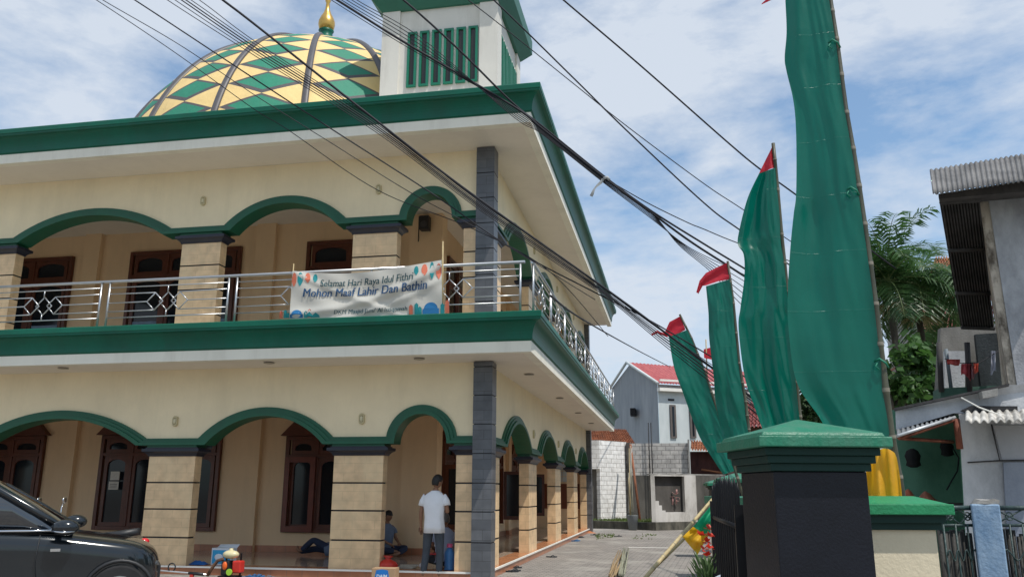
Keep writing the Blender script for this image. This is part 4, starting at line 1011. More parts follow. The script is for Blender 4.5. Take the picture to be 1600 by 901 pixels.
# low wall with broken opening, standing on a kerb
lw = thing('low_wall', 'low patchy white wall with a broken-edged opening and red graffiti', 'wall', tuple(spot(1024, 828, 34.6)))
YA, YC = 35.0, 36.2
H = zat(741, 35, 1050)
b = MB(); 
wallbox(b, 1017, 1023.5, YA, .3, H, .18); wallbox(b, 1070, 1088, YA+.9, .3, H, .18, YA+1.2)
wallbox(b, 1023.5, 1070, YA, .3, zat(800, YA, 1045), .18, YA+.9); wallbox(b, 1023.5, 1070, YA, zat(743, YA, 1045), H, .18, YA+.9)
for k, (x0, x1, y) in enumerate(((1023.5, 1029, 782), (1029, 1033.5, 789), (1033.5, 1039, 797))): wallbox(b, x0, x1, YA+.05*k, .3, zat(y, YA, 1030), .179, YA+.05*k+.05)
b.build('wall_body', PLASW, lw)
b = MB(); wallbox(b, 1016, 1135, YA-.03, H, H+.05, .26, YA+2.2); b.build('coping', CONC, lw)
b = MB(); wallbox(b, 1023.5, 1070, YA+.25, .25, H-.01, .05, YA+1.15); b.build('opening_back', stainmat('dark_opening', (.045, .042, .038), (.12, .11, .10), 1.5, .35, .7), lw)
b = MB(); wallbox(b, 1088, 1160, YA+1.3, -.05, H-.01, .15, YA+2.4); b.build('dark_plaster', PLAS, lw)
GRAF = mat('red_white_graffiti', (.48, .27, .25), .8)
b = MB()
def stroke(ps, w_=.035):
    for (x0, y0), (x1, y1) in zip(ps, ps[1:]): b.tube([spot(x0, y0, YA+.72), spot(x1, y1, YA+.72)], w_, 5, flat=.2)
stroke([(1051, 776), (1051, 788)]); stroke([(1057, 764), (1057, 772), (1052, 770)]); stroke([(1048, 776), (1054, 775)]); stroke([(1057, 787), (1057, 776), (1062, 777), (1061, 782), (1057, 783)]); stroke([(1050, 768), (1055, 773), (1060, 769)])
b.build('graffiti', GRAF, lw)
kb = MB(); wallbox(kb, 924, 1023, 36.6, -.05, .30, .25, 34.75); props(kb.build('kerb', stainmat('mossy_kerb', (.05, .05, .04), (.17, .16, .13), 2, .4, .65), None), kind='structure')
kb = MB(); wallbox(kb, 1023, 1130, 34.8, -.05, .32, .3, 37.2); props(kb.build('kerb', _mats['mossy_kerb'], None), kind='structure')
gb_ = MB(); a, b_, c_, d_ = spot(915, 770, 36.9), spot(1020, 770, 35.0), spot(1020, 770, 40), spot(915, 770, 40)
gb_.add([(p.x, p.y, .24) for p in (a, b_, c_, d_)], [(0, 1, 2, 3)]); props(gb_.build('soil_bed', stainmat('soil', (.10, .085, .06), (.19, .17, .12), 2, .4, .6, stretch=(1, 1, 1)), None), kind='structure')
GRASS = mat('grass_green', (.10, .15, .035), .8, .35, 6, trans=.2)
b = MB(); rn = random.Random(4)
for k in range(2600):
    u, v = rn.random(), rn.random(); p = (a.lerp(b_, u)).lerp(d_.lerp(c_, u), v*.96+.02)
    if noise.noise(Vector((p.x*1.2, p.y*1.2, 0))) < -.12: continue
    q = rn.uniform(0, 6.28); h = rn.uniform(.04, .16); w_ = .02; dx, dy = math.cos(q)*w_, math.sin(q)*w_
    b.add([(p.x-dx, p.y-dy, .24), (p.x+dx, p.y+dy, .24), (p.x+rn.uniform(-.06, .06), p.y+rn.uniform(-.06, .06), .24+h)], [(0, 1, 2)])
for k in range(500):
    u, v = rn.random(), rn.random()**2; p = spot_z(930+95*u, 834+3*rn.random()+6*v, 0)
    if noise.noise(Vector((p.x*.9, p.y*.9, 5))) < 0: continue
    q = rn.uniform(0, 6.28); h = rn.uniform(.02, .07); w_ = .02; dx, dy = math.cos(q)*w_, math.sin(q)*w_
    b.add([(p.x-dx, p.y-dy, 0), (p.x+dx, p.y+dy, 0), (p.x+rn.uniform(-.04, .04), p.y, h)], [(0, 1, 2)])
props(b.build('grass', GRASS), 'sparse green grass growing behind the yard kerb', 'grass', kind='stuff')
# bucket with canes, leaning pipes
q = spot(989, 828, 34.9); bk = thing('bucket', 'grey bucket at the yard kerb with canes standing in it', 'bucket', (q.x, q.y, 0))
b = MB().lathe([(0, .01), (.17, .01), (.22, .56), (.225, .58), (.205, .58), (.16, .05)], (q.x, q.y, 0), 20); b.build('tub', mat('grey_plastic', (.17, .19, .20), .5, .1, 5), bk)
MB().tube([(q.x+.22*math.cos(t_), q.y-.05*1+.0, .56+.12*math.sin(t_)) for t_ in [math.pi*k/8 for k in range(9)]], .008, 5).build('handle', BLACKI, bk)
rn = random.Random(8)
for k in range(6):
    top = spot(983+rn.uniform(-3, 5), 738-8*k+rn.uniform(-8, 8), 35.6); st = MB().tube([(q.x+rn.uniform(-.1, .1), q.y+rn.uniform(-.08, .08), .1), ((q.x+top.x)/2+rn.uniform(-.06, .06), 35.2, top.z/2), tuple(top)], [.022, .018, .012], 6)
    o = st.build('cane', mat('weathered_cane', (.30, .29, .22), .7, .2, 6) if k % 2 else STICK); props(o, 'thin bamboo cane leaning upright in the grey bucket', 'cane', 'canes standing in the bucket')
a = spot(1000, 806, 38); z_ = spot(985, 694, 39.4); 
props(MB().tube([(a.x, a.y, .24), tuple(z_)], .055, 10).build('pipe', stainmat('rusty_brown', (.13, .045, .02), (.26, .10, .05), 5, .4, .6)), 'long rust-brown pipe leaning against the block wall', 'pipe')
a = spot(981, 806, 38); z_ = spot(987, 700, 39.3)
props(MB().tube([(a.x, a.y, .24), tuple(z_)], .035, 8).build('pole', CONC), 'thin grey pole leaning beside the rusty pipe', 'pole')

# ------------------------------------------------------------------ houses behind
TILER = brickmat('terracotta_roof_tile', (.46, .18, .08), (.34, .13, .06), (.10, .05, .03), .26, .32, .03, .85, dirt=(.12, .08, .06), dirt_s=1.5, dirt_lo=.5, dirt_hi=.8, bump=1.0, coord='UV')
def tiled_roof(name, p00, p01, p11, p10, m, parent, nu, nv, amp=.04, seed=1):
    """p00-p01 eave, p10-p11 ridge; rows of lapped, wavy tiles as real relief"""
    b = MB(); G = []; rn = random.Random(seed); nrm = (Vector(p01)-Vector(p00)).cross(Vector(p10)-Vector(p00)).normalized()
    if nrm.z < 0: nrm = -nrm
    us = nu*6
    for j in range(nv):
        for e in (0, 1):
            row = []; v = (j+(.98 if e else .0))/nv
            for i in range(us+1):
                u = i/us; p = Vector(p00).lerp(Vector(p01), u).lerp(Vector(p10).lerp(Vector(p11), u), v)
                h = amp*math.sin(i/6*2*math.pi)+(amp*1.2*(1-e))+amp*.6*noise.noise(Vector((i/6, j*3.1, seed)))
                row.append(p+nrm*h)
            G.append(row)
    b.grid(G, smooth=False)
    return b.build(name, m, parent)
RT = stainmat('old_clay_tile', (.16, .06, .03), (.46, .19, .09), 2.5, .35, .65, .85, (1, 1, 1))
sh = thing('shed', 'low shed roofed with loose orange clay tiles behind the white block wall', 'shed', tuple(spot(955, 770, 43)))
b = MB(); wallbox(b, 905, 992, 42.3, 0, zat(692, 42.3, 950), 3.0); b.build('wall_body', CONC, sh)
tiled_roof('roof', spot(905, 692, 42), spot(993, 694, 42), spot(978, 671, 45.4), spot(905, 668, 45.4), RT, sh, 22, 9, .05, 3)
s2 = thing('shed', 'lean-to of dark red sheets with a clay tile edge behind the low wall', 'shed', tuple(spot(1105, 770, 41)))
b = MB(); wallbox(b, 1081, 1165, 41.2, 0, zat(705, 41.2, 1100), .1); b.build('wall_body', stainmat('red_brown_sheet', (.055, .02, .018), (.12, .045, .035), 2, .35, .65), s2)
tiled_roof('roof', spot(1079, 704, 40.6), spot(1165, 708, 40.6), spot(1165, 690, 43), spot(1080, 688, 43), RT, s2, 20, 5, .05, 5)
b = MB(); b.tube([spot(1096, 733, 41.0), spot(1128, 738, 41.0)], .05, 6); b.build('plank', mat('orange_plank', (.30, .12, .05), .7, .2, 4), s2)
# grey two-storey house with red metal roof
GH = stainmat('shaded_grey_plaster', (.24, .265, .29), (.36, .385, .41), 1.1, .35, .65, .85, (1, 1, .2)); GHL = stainmat('pale_lit_plaster', (.50, .55, .55), (.62, .66, .66), 1.2, .35, .65, .85, (1, 1, .3))  # one plaster twice: gable coloured as in shade, front as lit
gh = thing('house', 'pale grey two-storey house with a red metal roof and narrow windows', 'house', tuple(spot(1030, 770, 50)))
P_ = lambda x, y, Y: spot(x, y, Y)
c0, c1, c2 = P_(1027, 600, 50), P_(984, 569, 53.5), P_(956, 606, 56.5)
def dn(p, z=0): return Vector((p.x, p.y, z))
b = MB(); nv = Vector((.0, .4, 0)); ring = [dn(c0), c0, c1, c2, dn(c2)]
b.add(ring+[p+nv for p in ring], [(0, 1, 2, 3, 4), (9, 8, 7, 6, 5)]+[(k, (k+1) % 5, 5+(k+1) % 5, 5+k) for k in range(5)]); b.build('gable_wall', GH, gh)
d0 = P_(1195, 612, 54); d0.z = c0.z
b = MB(); fv = Vector((0, .3, 0)); e0 = c0+Vector((.02, -.01, 0)); ring = [dn(e0), dn(d0), d0, e0]; b.add(ring+[p+fv for p in ring], [(0,1,2,3),(7,6,5,4),(0,1,5,4),(1,2,6,5),(2,3,7,6),(3,0,4,7)]); b.build('front_wall', GHL, gh)
def onfront(px, py): # on the front wall plane
    n_ = Vector((d0.y-c0.y, -(d0.x-c0.x), 0)); d = spot(px, py, 1)-Vector((0, 0, EYE)); o_ = Vector((0, 0, EYE)); t_ = (c0-o_).dot(n_)/d.dot(n_); return o_+d*t_
dirf = (d0-c0); dirf.z = 0; dirf.normalize(); outw = Vector((dirf.y, -dirf.x, 0))
def fbox(name, x0, y0, x1, y1, o0, o1, m, parent):
    p, q = onfront(x0, y0), onfront(x1, y1); z1, z0 = p.z, q.z; a_, b_2 = dn(p), dn(q); vs = [a_+outw*o0, b_2+outw*o0, b_2+outw*o1, a_+outw*o1]
    return MB().add([(v.x, v.y, z0) for v in vs]+[(v.x, v.y, z1) for v in vs], [(0,3,2,1),(4,5,6,7),(0,1,5,4),(1,2,6,5),(2,3,7,6),(3,0,4,7)]).build(name, m, parent)
WBR = mat('grey_brown_frame', (.12, .10, .09), .6, .1, 5)
for x0, x1 in ((1045.5, 1056.5), (1076, 1087)):
    f_ = fbox('window', x0, 632, x1, 684, .02, .10, WBR, gh); fbox('pane', x0+3, 635, x1-3, 681, .101, .115, GLASS, f_)
fbox('vent', 1043.5, 622.5, 1053, 626, .02, .05, BLACKI, gh)
fbox('ledge', 1026.5, 611, 1190, 614.5, .02, .35, WHITE, gh)
fbox('fascia_board', 1027, 596, 1192, 602, .25, .35, WHITE, gh)
q = spot(990, 645, 53); MB().box((q.x-.18, 52.3, q.z-.2), (q.x+.15, 53.2, q.z+.25)).build('vent', BLACKI, gh)
b = MB(); rg = P_(1200, 596, 60); rg.z = c1.z+.05; G = []; nn = 80
for j, (A, B_2) in enumerate(((c0+outw*.5+Vector((-.15, 0, -.02)), d0+outw*.5), (c1+Vector((-.15, 0, .12)), rg))):
    G.append([A.lerp(B_2, i/nn)+Vector((0, 0, .05*(i % 2))) for i in range(nn+1)])
b.grid([[p.lerp(q2, t) for p, q2 in zip(*G)] for t in (0, .33, .34, .66, .67, 1)], smooth=False)
b.build('roof', stainmat('red_metal_roof', (.30, .045, .045), (.48, .12, .11), 3, .35, .75, .5, (1, 1, 1)), gh)
b = MB(); b.tube([c1+Vector((-.2, 0, .15)), c0+outw*.5+Vector((-.2, 0, 0))], .09, 6); b.tube([c1+Vector((-.2, 0, .15)), c2+Vector((-.2, 0, -.1))], .09, 6); b.build('verge', GHL, gh)
# low house with red roof showing between the flags
rh = thing('house', 'house with a dark red tiled roof glimpsed between two of the green flags', 'house', tuple(spot(1180, 780, 30)))
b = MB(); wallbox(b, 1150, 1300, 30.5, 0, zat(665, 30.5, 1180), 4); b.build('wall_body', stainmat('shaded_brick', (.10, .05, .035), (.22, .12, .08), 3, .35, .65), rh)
tiled_roof('roof', spot(1145, 668, 30), spot(1300, 668, 30), spot(1300, 628, 34), spot(1150, 628, 34), stainmat('dark_red_tile', (.12, .03, .03), (.30, .08, .07), 3, .35, .65), rh, 26, 8, .04, 6)

# ------------------------------------------------------------------ trees
def leafcloud(mb, c, r, n, size, rn, droop=.2):
    for k in range(n):
        while True:
            p = Vector((rn.uniform(-1, 1), rn.uniform(-1, 1), rn.uniform(-1, 1)))
            if .25 < p.length < 1: break
        p = Vector((p.x*r[0], p.y*r[1], p.z*r[2]))+c
        if noise.noise(p*1.3) < -.15: continue
        a = Vector((rn.uniform(-1, 1), rn.uniform(-1, 1), rn.uniform(-.8, .3)-droop)).normalized(); s = a.cross(Vector((rn.uniform(-1, 1), rn.uniform(-1, 1), rn.uniform(-1, 1)))).normalized()
        L_ = size*rn.uniform(.6, 1.3); w_ = L_*.28
        mb.add([p, p+a*L_*.5+s*w_, p+a*L_, p+a*L_*.5-s*w_], [(0, 1, 2, 3)])
LEAFD = mat('dark_leaf', (.035, .075, .022), .55, .45, 2.5, trans=.25); LEAFL = mat('fresh_leaf', (.05, .12, .025), .5, .35, 2.5, trans=.35)
BARK = stainmat('bark', (.06, .05, .04), (.17, .15, .12), 6, .35, .65, .9, (1, 1, .3))
def bushtree(label, px, py0, py1, Y, rx, n, size, m, seed, cat='tree'):
    q = spot(px, py0, Y); q2 = spot(px, py1, Y); rn = random.Random(seed); h = (q.z+q2.z)/2; rz = abs(q.z-q2.z)/2
    t = thing('leafy_tree', label, cat, (q.x, Y, 0)); b = MB()
    b.tube([(q.x, Y, 0), (q.x+.1, Y, h*.5), (q.x-.05, Y, h*.9)], [.14, .11, .07], 8)
    for k in range(5):
        a = k*1.3; b.tube([(q.x, Y, h*.6), (q.x+rx*.5*math.cos(a), Y+rx*.4*math.sin(a), h*.9), (q.x+rx*.8*math.cos(a), Y+rx*.6*math.sin(a), h+rz*.3*math.sin(k))], [.06, .04, .015], 6)
    b.build('trunk', BARK, t)
    b = MB()
    for k in range(9):
        c = Vector((q.x+rn.uniform(-.6, .6)*rx, Y+rn.uniform(-.6, .6)*rx, h+rn.uniform(-.65, .65)*rz)); leafcloud(b, c, (rx*.5, rx*.5, rz*.45), n//9, size, rn)
    b.build('crown', m, t)
bushtree('dark leafy tree showing under the tallest green flag', 1262, 588, 720, 22, 1.2, 5000, .16, LEAFD, 2)
bushtree('broad-leaved bright green tree beside the thick bamboo pole', 1392, 505, 655, 21, .75, 1400, .26, LEAFL, 3)
bushtree('dark shrubby tree at the foot of the palms', 1425, 560, 680, 25, 1.1, 4500, .16, LEAFD, 5)
PALM = mat('palm_leaf', (.045, .105, .03), .42, .35, 3, trans=.35); PSTEM = mat('palm_crownshaft', (.14, .20, .07), .5, .15, 6); PFLOW = mat('palm_flower_stalk', (.36, .33, .16), .7, .2, 6)
def palm(label, px, py, Y, nfr, flen, seed, skew=0, ht=.0):
    q = spot(px, py, Y); rn = random.Random(seed)
    t = thing('palm_tree', label, 'palm tree', (q.x+.15, Y, 0), 0, 'feathery palms behind the flags')
    MB().tube([(q.x+.15, Y, 0), (q.x+.12, Y, q.z*.5), (q.x, Y, q.z)], [.17, .11, .09], 12).build('trunk', BARK, t)
    MB().tube([(q.x, Y, q.z-.05), (q.x, Y, q.z+.35), (q.x, Y, q.z+.75)], [.11, .10, .05], 12).build('crownshaft', PSTEM, t)
    top = Vector((q.x, Y, q.z+.7)); b = MB(); rb = MB()
    for k in range(nfr):
        az = k*2.399+rn.uniform(-.2, .2); el = R(rn.uniform(20, 78)) if k < nfr*.65 else R(rn.uniform(-20, 20)); L_ = flen*rn.uniform(.8, 1.1)
        d = Vector((math.cos(az)*math.cos(el)+skew*.2, math.sin(az)*math.cos(el), math.sin(el))).normalized(); p = top.copy(); pts = [p.copy()]; n = 22
        for i in range(n):
            d = (d+Vector((0, 0, -.045-.085*(i/n)))).normalized(); p = p+d*(L_/n); pts.append(p.copy())
        rb.tube(pts, [.022*(1-i/(n+1))+.003 for i in range(n+1)], 5)
        for i in range(2, n+1):
            ta = (pts[i]-pts[i-1]).normalized(); side = ta.cross(Vector((0, 0, 1))).normalized(); up = side.cross(ta)
            for sub in (0, .5):
                base = pts[i-1].lerp(pts[i], sub); ll = flen*.30*math.sin(math.pi*min(1, (i+.5)/(n+2)))**.6*rn.uniform(.8, 1.1)+.06
                for s_ in (-1, 1):
                    dr = (side*s_*.8+ta*.55+up*rn.uniform(-.15, .45)).normalized(); m1 = base+dr*ll*.5; tip = base+dr*ll+Vector((0, 0, -ll*.30)); w_ = ta*.018*flen*.7
                    b.add([base, m1+w_, tip, m1-w_], [(0, 1, 2, 3)])
    b.build('fronds', PALM, t); rb.build('frond_stalks', PSTEM, t)
    b = MB()
    for k in range(70):
        a = rn.uniform(0, 6.28); r = rn.uniform(.2, .75); p0 = Vector((q.x, Y, q.z+.0)); b.tube([p0, p0+Vector((math.cos(a)*r*.6, math.sin(a)*r*.6, .02)), p0+Vector((math.cos(a)*r, math.sin(a)*r, -rn.uniform(.05, .35)))], [.014, .01, .006], 4)
    b.build('flower_stalks', PFLOW, t)
palm('left-hand feathery palm with its crown right beside the thick bamboo', 1391, 478, 24, 26, 2.3, 4)
palm('right-hand feathery palm, its fronds reaching the shabby house', 1436, 498, 25.5, 34, 3.0, 9, .7)
# ------------------------------------------------------------------ flowering shrub by the gate
q = spot(1106, 905, 8.0); t = thing('flowering_shrub', 'shrub with narrow green leaves and red flowers beside the gate bars', 'shrub', (q.x, 8, 0))
rn = random.Random(6); b = MB()
for k in range(420):
    a = rn.uniform(0, 6.28); r = rn.uniform(0, .13); h = rn.uniform(.3, .85); p = Vector((q.x+r*math.cos(a), 8+r*math.sin(a), h)); d = Vector((math.cos(a)*.5, math.sin(a)*.5, 1)).normalized(); L_ = rn.uniform(.12, .24); s_ = Vector((-math.sin(a), math.cos(a), 0))*.012
    b.add([p, p+d*L_*.5+s_, p+d*L_+Vector((0, 0, -.03)), p+d*L_*.5-s_], [(0, 1, 2, 3)])
b.build('leaves', mat('blade_leaf', (.10, .17, .06), .55, .3, 6, trans=.3), t)
MB().tube([(q.x, 8, 0), (q.x, 8, .5)], .02, 6).build('stem', BARK, t)
for px, py in ((1103, 846), (1108, 856), (1094, 836), (1110, 838), (1104, 868), (1099, 858), (1107, 826)):
    p = spot(px, py, 7.8+rn.uniform(-.1, .2)); b = MB()
    for k in range(9):
        a = rn.uniform(0, 6.28); e = rn.uniform(-.3, 1.2); d = Vector((math.cos(a)*math.cos(e), math.sin(a)*math.cos(e), math.sin(e))); s_ = d.cross(Vector((.3, .2, 1))).normalized()*.022; b.add([p, p+d*.03+s_, p+d*.055, p+d*.03-s_], [(0, 1, 2, 3)])
    b.build('flower', mat('red_petal', (.62, .05, .025), .5, .1, 8, trans=.3), t)
#PART5

# ================================================================== shabby two-storey house (right)
def solid(mb, pts, back, mi=0):
    """front polygon given as world points, pushed back by a vector"""
    n = len(pts); back = Vector(back); mb.add([Vector(p) for p in pts]+[Vector(p)+back for p in pts], [tuple(range(n)), tuple(range(n, 2*n))[::-1]]+[(k, (k+1) % n, n+(k+1) % n, n+k) for k in range(n)], mi=mi)
CWALL = stainmat('stained_render_wall', (.11, .115, .13), (.42, .43, .45), 1.3, .28, .60, .9, (1, 1, .5), .5, (.52, .52, .52))
CWALL2 = stainmat('pale_stained_wall', (.26, .27, .29), (.56, .57, .59), 1.1, .28, .55, .9, (1, 1, .5), .4, (.64, .64, .64))
RSHEET = stainmat('weathered_roof_sheet', (.07, .07, .072), (.20, .195, .19), 2.5, .3, .65, .8, (1, .3, 1)); DSHEET = stainmat('dark_shaded_sheet', (.018, .018, .02), (.07, .065, .065), 2.5, .35, .65, .8)  # dark sheet: plain dark metal, and the eave underside's shade put into it
rhh = thing('house', 'shabby two-storey grey concrete house with corrugated roofs at the right edge', 'house', tuple(spot(1560, 800, 13.5)))
S = spot
b = MB(); solid(b, [S(1543, 300, 13.2), S(1700, 270, 13.2), S(1720, 612, 13.2), S(1590, 608, 13.2)], (1.05, 3, 0)); b.build('upper_wall', CWALL, rhh)
b = MB(); solid(b, [S(1527, 300, 13.25), S(1542.6, 298, 13.23), S(1589, 606, 13.23), S(1577, 604, 13.25)], (1.0, 2.9, 0)); b.build('wall_edge', stainmat('lit_peeling_edge', (.10, .08, .06), (.50, .44, .36), 3.5, .40, .55, .9, (1, 1, .5), .6), rhh)  # peeled plaster, with the side face's brighter light put into the tan
def corr(name, p00, p01, p11, p10, m, parent, waves, amp, thick=.012, seg=8):
    b = MB(); G = []; nrm = (Vector(p01)-Vector(p00)).cross(Vector(p10)-Vector(p00)).normalized()
    for j in range(5):
        G.append([Vector(p00).lerp(Vector(p01), i/(waves*seg)).lerp(Vector(p10).lerp(Vector(p11), i/(waves*seg)), j/4)+nrm*(amp*math.sin(2*math.pi*i/seg)) for i in range(waves*seg+1)])
    b.grid(G); return b.build(name, m, parent, thick=thick)
corr('corrugated_roof', S(1458, 303, 12.2), S(1700, 268, 12.2), S(1690, 226, 13.6), S(1453, 266, 13.6), RSHEET, rhh, 30, .016)
corr('side_sheet', S(1467, 307, 12.6), S(1529, 303, 12.6), S(1553, 514, 17), S(1502, 512, 17), DSHEET, rhh, 13, .03)
b = MB(); solid(b, [S(1466, 303, 12.5), S(1700, 266, 12.5), S(1700, 290, 12.5), S(1467, 311, 12.5)], (.1, .3, 0)); b.build('eave_beam', DSHEET, rhh)
b = MB()
for t_ in (.02, .33, .66, .97):
    A = S(1466, 307, 12.65).lerp(S(1501, 512, 17.05), t_); B_2 = S(1529, 303, 12.65).lerp(S(1553, 514, 17.05), t_); b.tube([A+Vector((0, -.04, -.05)), B_2+Vector((0, -.04, -.05))], .045, 4)
    if t_ == .02: pb_ = b.build('purlin', DSHEET, rhh); b = MB()
    else: b.build('purlin', DSHEET, rhh); b = MB()
# recessed balcony room
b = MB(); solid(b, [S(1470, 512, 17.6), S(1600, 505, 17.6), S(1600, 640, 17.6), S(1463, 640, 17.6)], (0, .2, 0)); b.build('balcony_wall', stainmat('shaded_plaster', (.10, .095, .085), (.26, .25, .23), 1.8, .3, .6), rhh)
b = MB(); solid(b, [S(1476, 548, 17.4), S(1508, 548, 17.4), S(1508, 606, 17.4), S(1476, 606, 17.4)], (0, .1, 0)); b.build('pale_panel', CWALL2, rhh)
b = MB(); solid(b, [S(1524, 522, 17.35), S(1558, 520, 17.35), S(1566, 606, 17.35), S(1533, 606, 17.35)], (0, .1, 0)); b.build('door', stainmat('dark_green_door', (.008, .012, .014), (.03, .04, .045), 3, .4, .6, .6), rhh)
b = MB(); solid(b, [S(1470, 606, 17.0), S(1600, 600, 17.0), S(1600, 614, 17.0), S(1470, 622, 17.0)], (0, .5, 0)); b.build('balcony_beam', mat('green_beam', (.05, .12, .09), .7, .2, 4), rhh)
for px in (1467, 1511):
    MB().tube([S(px, 535, 17.0), S(px+4, 612, 17.0)], .05, 6).build('post', DSHEET, rhh)
MB().tube([S(1478, 545, 17.1), S(1486, 606, 17.1)], .035, 6).build('post', mat('blue_grey_post', (.16, .20, .23), .7, .1, 4), rhh)
# lower storey
b = MB(); solid(b, [S(1399, 640, 12.9), S(1577, 601, 12.7), S(1700, 598, 12.7), S(1700, 652, 12.7), S(1490, 645, 12.8), S(1400, 672, 12.9)][::-1], (.08, .25, 0)); b.build('fascia', CWALL2, rhh)
b = MB(); solid(b, [S(1397, 637, 12.8), S(1577, 598.5, 12.55), S(1577, 601.5, 12.55), S(1397, 641, 12.8)], (1.1, 3.5, .05)); b.build('flat_roof', DSHEET, rhh)
b = MB(); solid(b, [S(1498, 646, 12.7), S(1720, 652, 12.7), S(1740, 960, 12.7), S(1516, 960, 12.7)], (.9, 2.5, 0)); lowr = b.build('lower_wall', CWALL2, rhh)
b = MB(); solid(b, [S(1552, 664, 12.66), S(1700, 664, 12.66), S(1700, 716, 12.66), S(1566, 718, 12.66)], (0, .03, 0)); b.build('boarded_opening', stainmat('grey_board', (.34, .35, .38), (.46, .47, .50), 1.5, .3, .7, .8), lowr)
b = MB(); b.tube([S(1549, 662, 12.64), S(1562, 719, 12.64), S(1700, 717, 12.64)], .012, 4); b.tube([S(1562, 719, 12.64), S(1512, 722, 12.64)], .010, 4); b.build('crack', DSHEET, lowr)
b = MB(); solid(b, [S(1568, 722, 12.65), S(1720, 719, 12.65), S(1740, 960, 12.65), S(1580, 960, 12.65)], (0, .03, 0)); b.build('blue_grey_patch', stainmat('blue_grey_wall', (.17, .20, .26), (.34, .37, .43), 1.3, .3, .65, .9, (1, 1, .6), .4), lowr)
corr('corrugated_awning', S(1508, 659, 11.6), S(1680, 655, 11.6), S(1670, 640, 12.65), S(1509, 643, 12.65), stainmat('pale_cement_sheet', (.24, .23, .21), (.58, .56, .52), 4, .35, .6, .9, (1, .4, 1)), rhh, 13, .022, .012)
b = MB(); solid(b, [S(1502, 641, 12.62), S(1518, 633, 12.62), S(1550, 634, 12.62), S(1590, 634, 12.62), S(1590, 641, 12.62), S(1515, 646, 12.62)], (0, .06, 0)); b.build('tar_patch', mat('black_tar', (.02, .02, .022), .8, .3, 6), rhh)
b = MB(); solid(b, [S(1534, 611, 12.5), S(1559, 606, 12.5), S(1559, 618, 12.5), S(1536, 622, 12.5)], (0, .15, 0)); b.build('vent_hood', CONC, rhh)
# workshop room
ws = MB(); solid(ws, [S(1390, 640, 15.5), S(1530, 640, 15.5), S(1530, 960, 15.5), S(1390, 960, 15.5)], (0, .1, 0)); ws.build('workshop_wall', stainmat('green_room_wall', (.06, .17, .11), (.14, .32, .22), 1.4, .3, .65, .85, (1, 1, .6)), rhh)
b = MB(); solid(b, [S(1497, 660, 12.75), S(1512, 660, 15.4), S(1530, 960, 15.4), S(1515, 960, 12.75)], (.02, 0, 0)); b.build('workshop_side_wall', _mats['green_room_wall'], rhh)
corr('canopy', S(1402, 680, 11.9), S(1489, 652, 12.6), S(1495, 640, 15.4), S(1400, 655, 15.4), stainmat('grey_canopy_sheet', (.10, .11, .12), (.22, .23, .24), 2, .35, .6), rhh, 12, .018)
MB().tube([S(1402, 680.5, 11.88), S(1492, 651.5, 12.58)], .022, 6).build('canopy_edge', mat('galvanised_edge', (.5, .52, .54), .45, .2, 6, metal=.4), rhh)
RW = stainmat('red_brown_beam', (.13, .04, .025), (.30, .10, .06), 5, .4, .6)
MB().tube([S(1494, 654, 12.7), S(1500, 701, 12.7)], .045, 4).build('beam', RW, rhh); MB().tube([S(1404, 684, 12.6), S(1490, 690, 12.9)], .025, 4).build('beam', RW, rhh); MB().tube([S(1404, 684, 12.1), S(1489, 656, 12.7)], .03, 4).build('beam', RW, rhh)
# laundry
def cloth_piece(px0, py0, px1, py1, Y, m, label, grp='clothes hanging on the balcony line', cat='clothes', seed=0):
    G = []
    for j in range(9):
        v = j/8; row = []
        for i in range(9):
            u = i/8; x = px0+(px1-px0)*(u+.12*(u-.5)*math.sin(v*3+seed)); y = py0+(py1-py0)*v*(1-.12*math.sin(u*5+seed)); row.append(S(x, y, Y+.05*math.sin(u*8+seed)+.03*math.sin(v*6)))
        G.append(row)
    b = MB(); b.grid(G); o = b.build('hanging_garment', m); props(o, label, cat, grp); return o
for k, (x0, y0, x1, y1, c_, lab) in enumerate(((1502, 568, 1512, 586, (.55, .10, .12), 'bright pink-red garment, leftmost on the balcony line'), (1511, 568, 1518, 592, (.28, .05, .06), 'dark red garment second on the balcony line'), (1517, 571, 1523, 590, (.40, .20, .22), 'faded pink garment third on the balcony line'), (1521, 567, 1529, 582, (.60, .12, .08), 'orange-red garment, rightmost red one on the balcony line'), (1548, 548, 1556, 582, (.40, .42, .50), 'pale grey shirt hanging in the dark balcony doorway'))):
    cloth_piece(x0, y0, x1, y1, 16.9, mat('laundry_%d' % k, c_, .8, .1, 10, .3, 20, trans=.2), lab, seed=k)
props(MB().tube([S(1476, 560, 16.9), S(1500, 567, 16.9), S(1530, 567, 16.9), S(1560, 548, 16.9)], .008, 5).build('clothes_line', CABLE), 'thin clothes line strung across the balcony', 'line')
cloth_piece(1480, 561, 1499, 570, 16.8, mat('laundry_red_roll', (.38, .05, .04), .8, .1, 10, .3, 20), 'red cloth bundled over the end of the balcony line', seed=7)
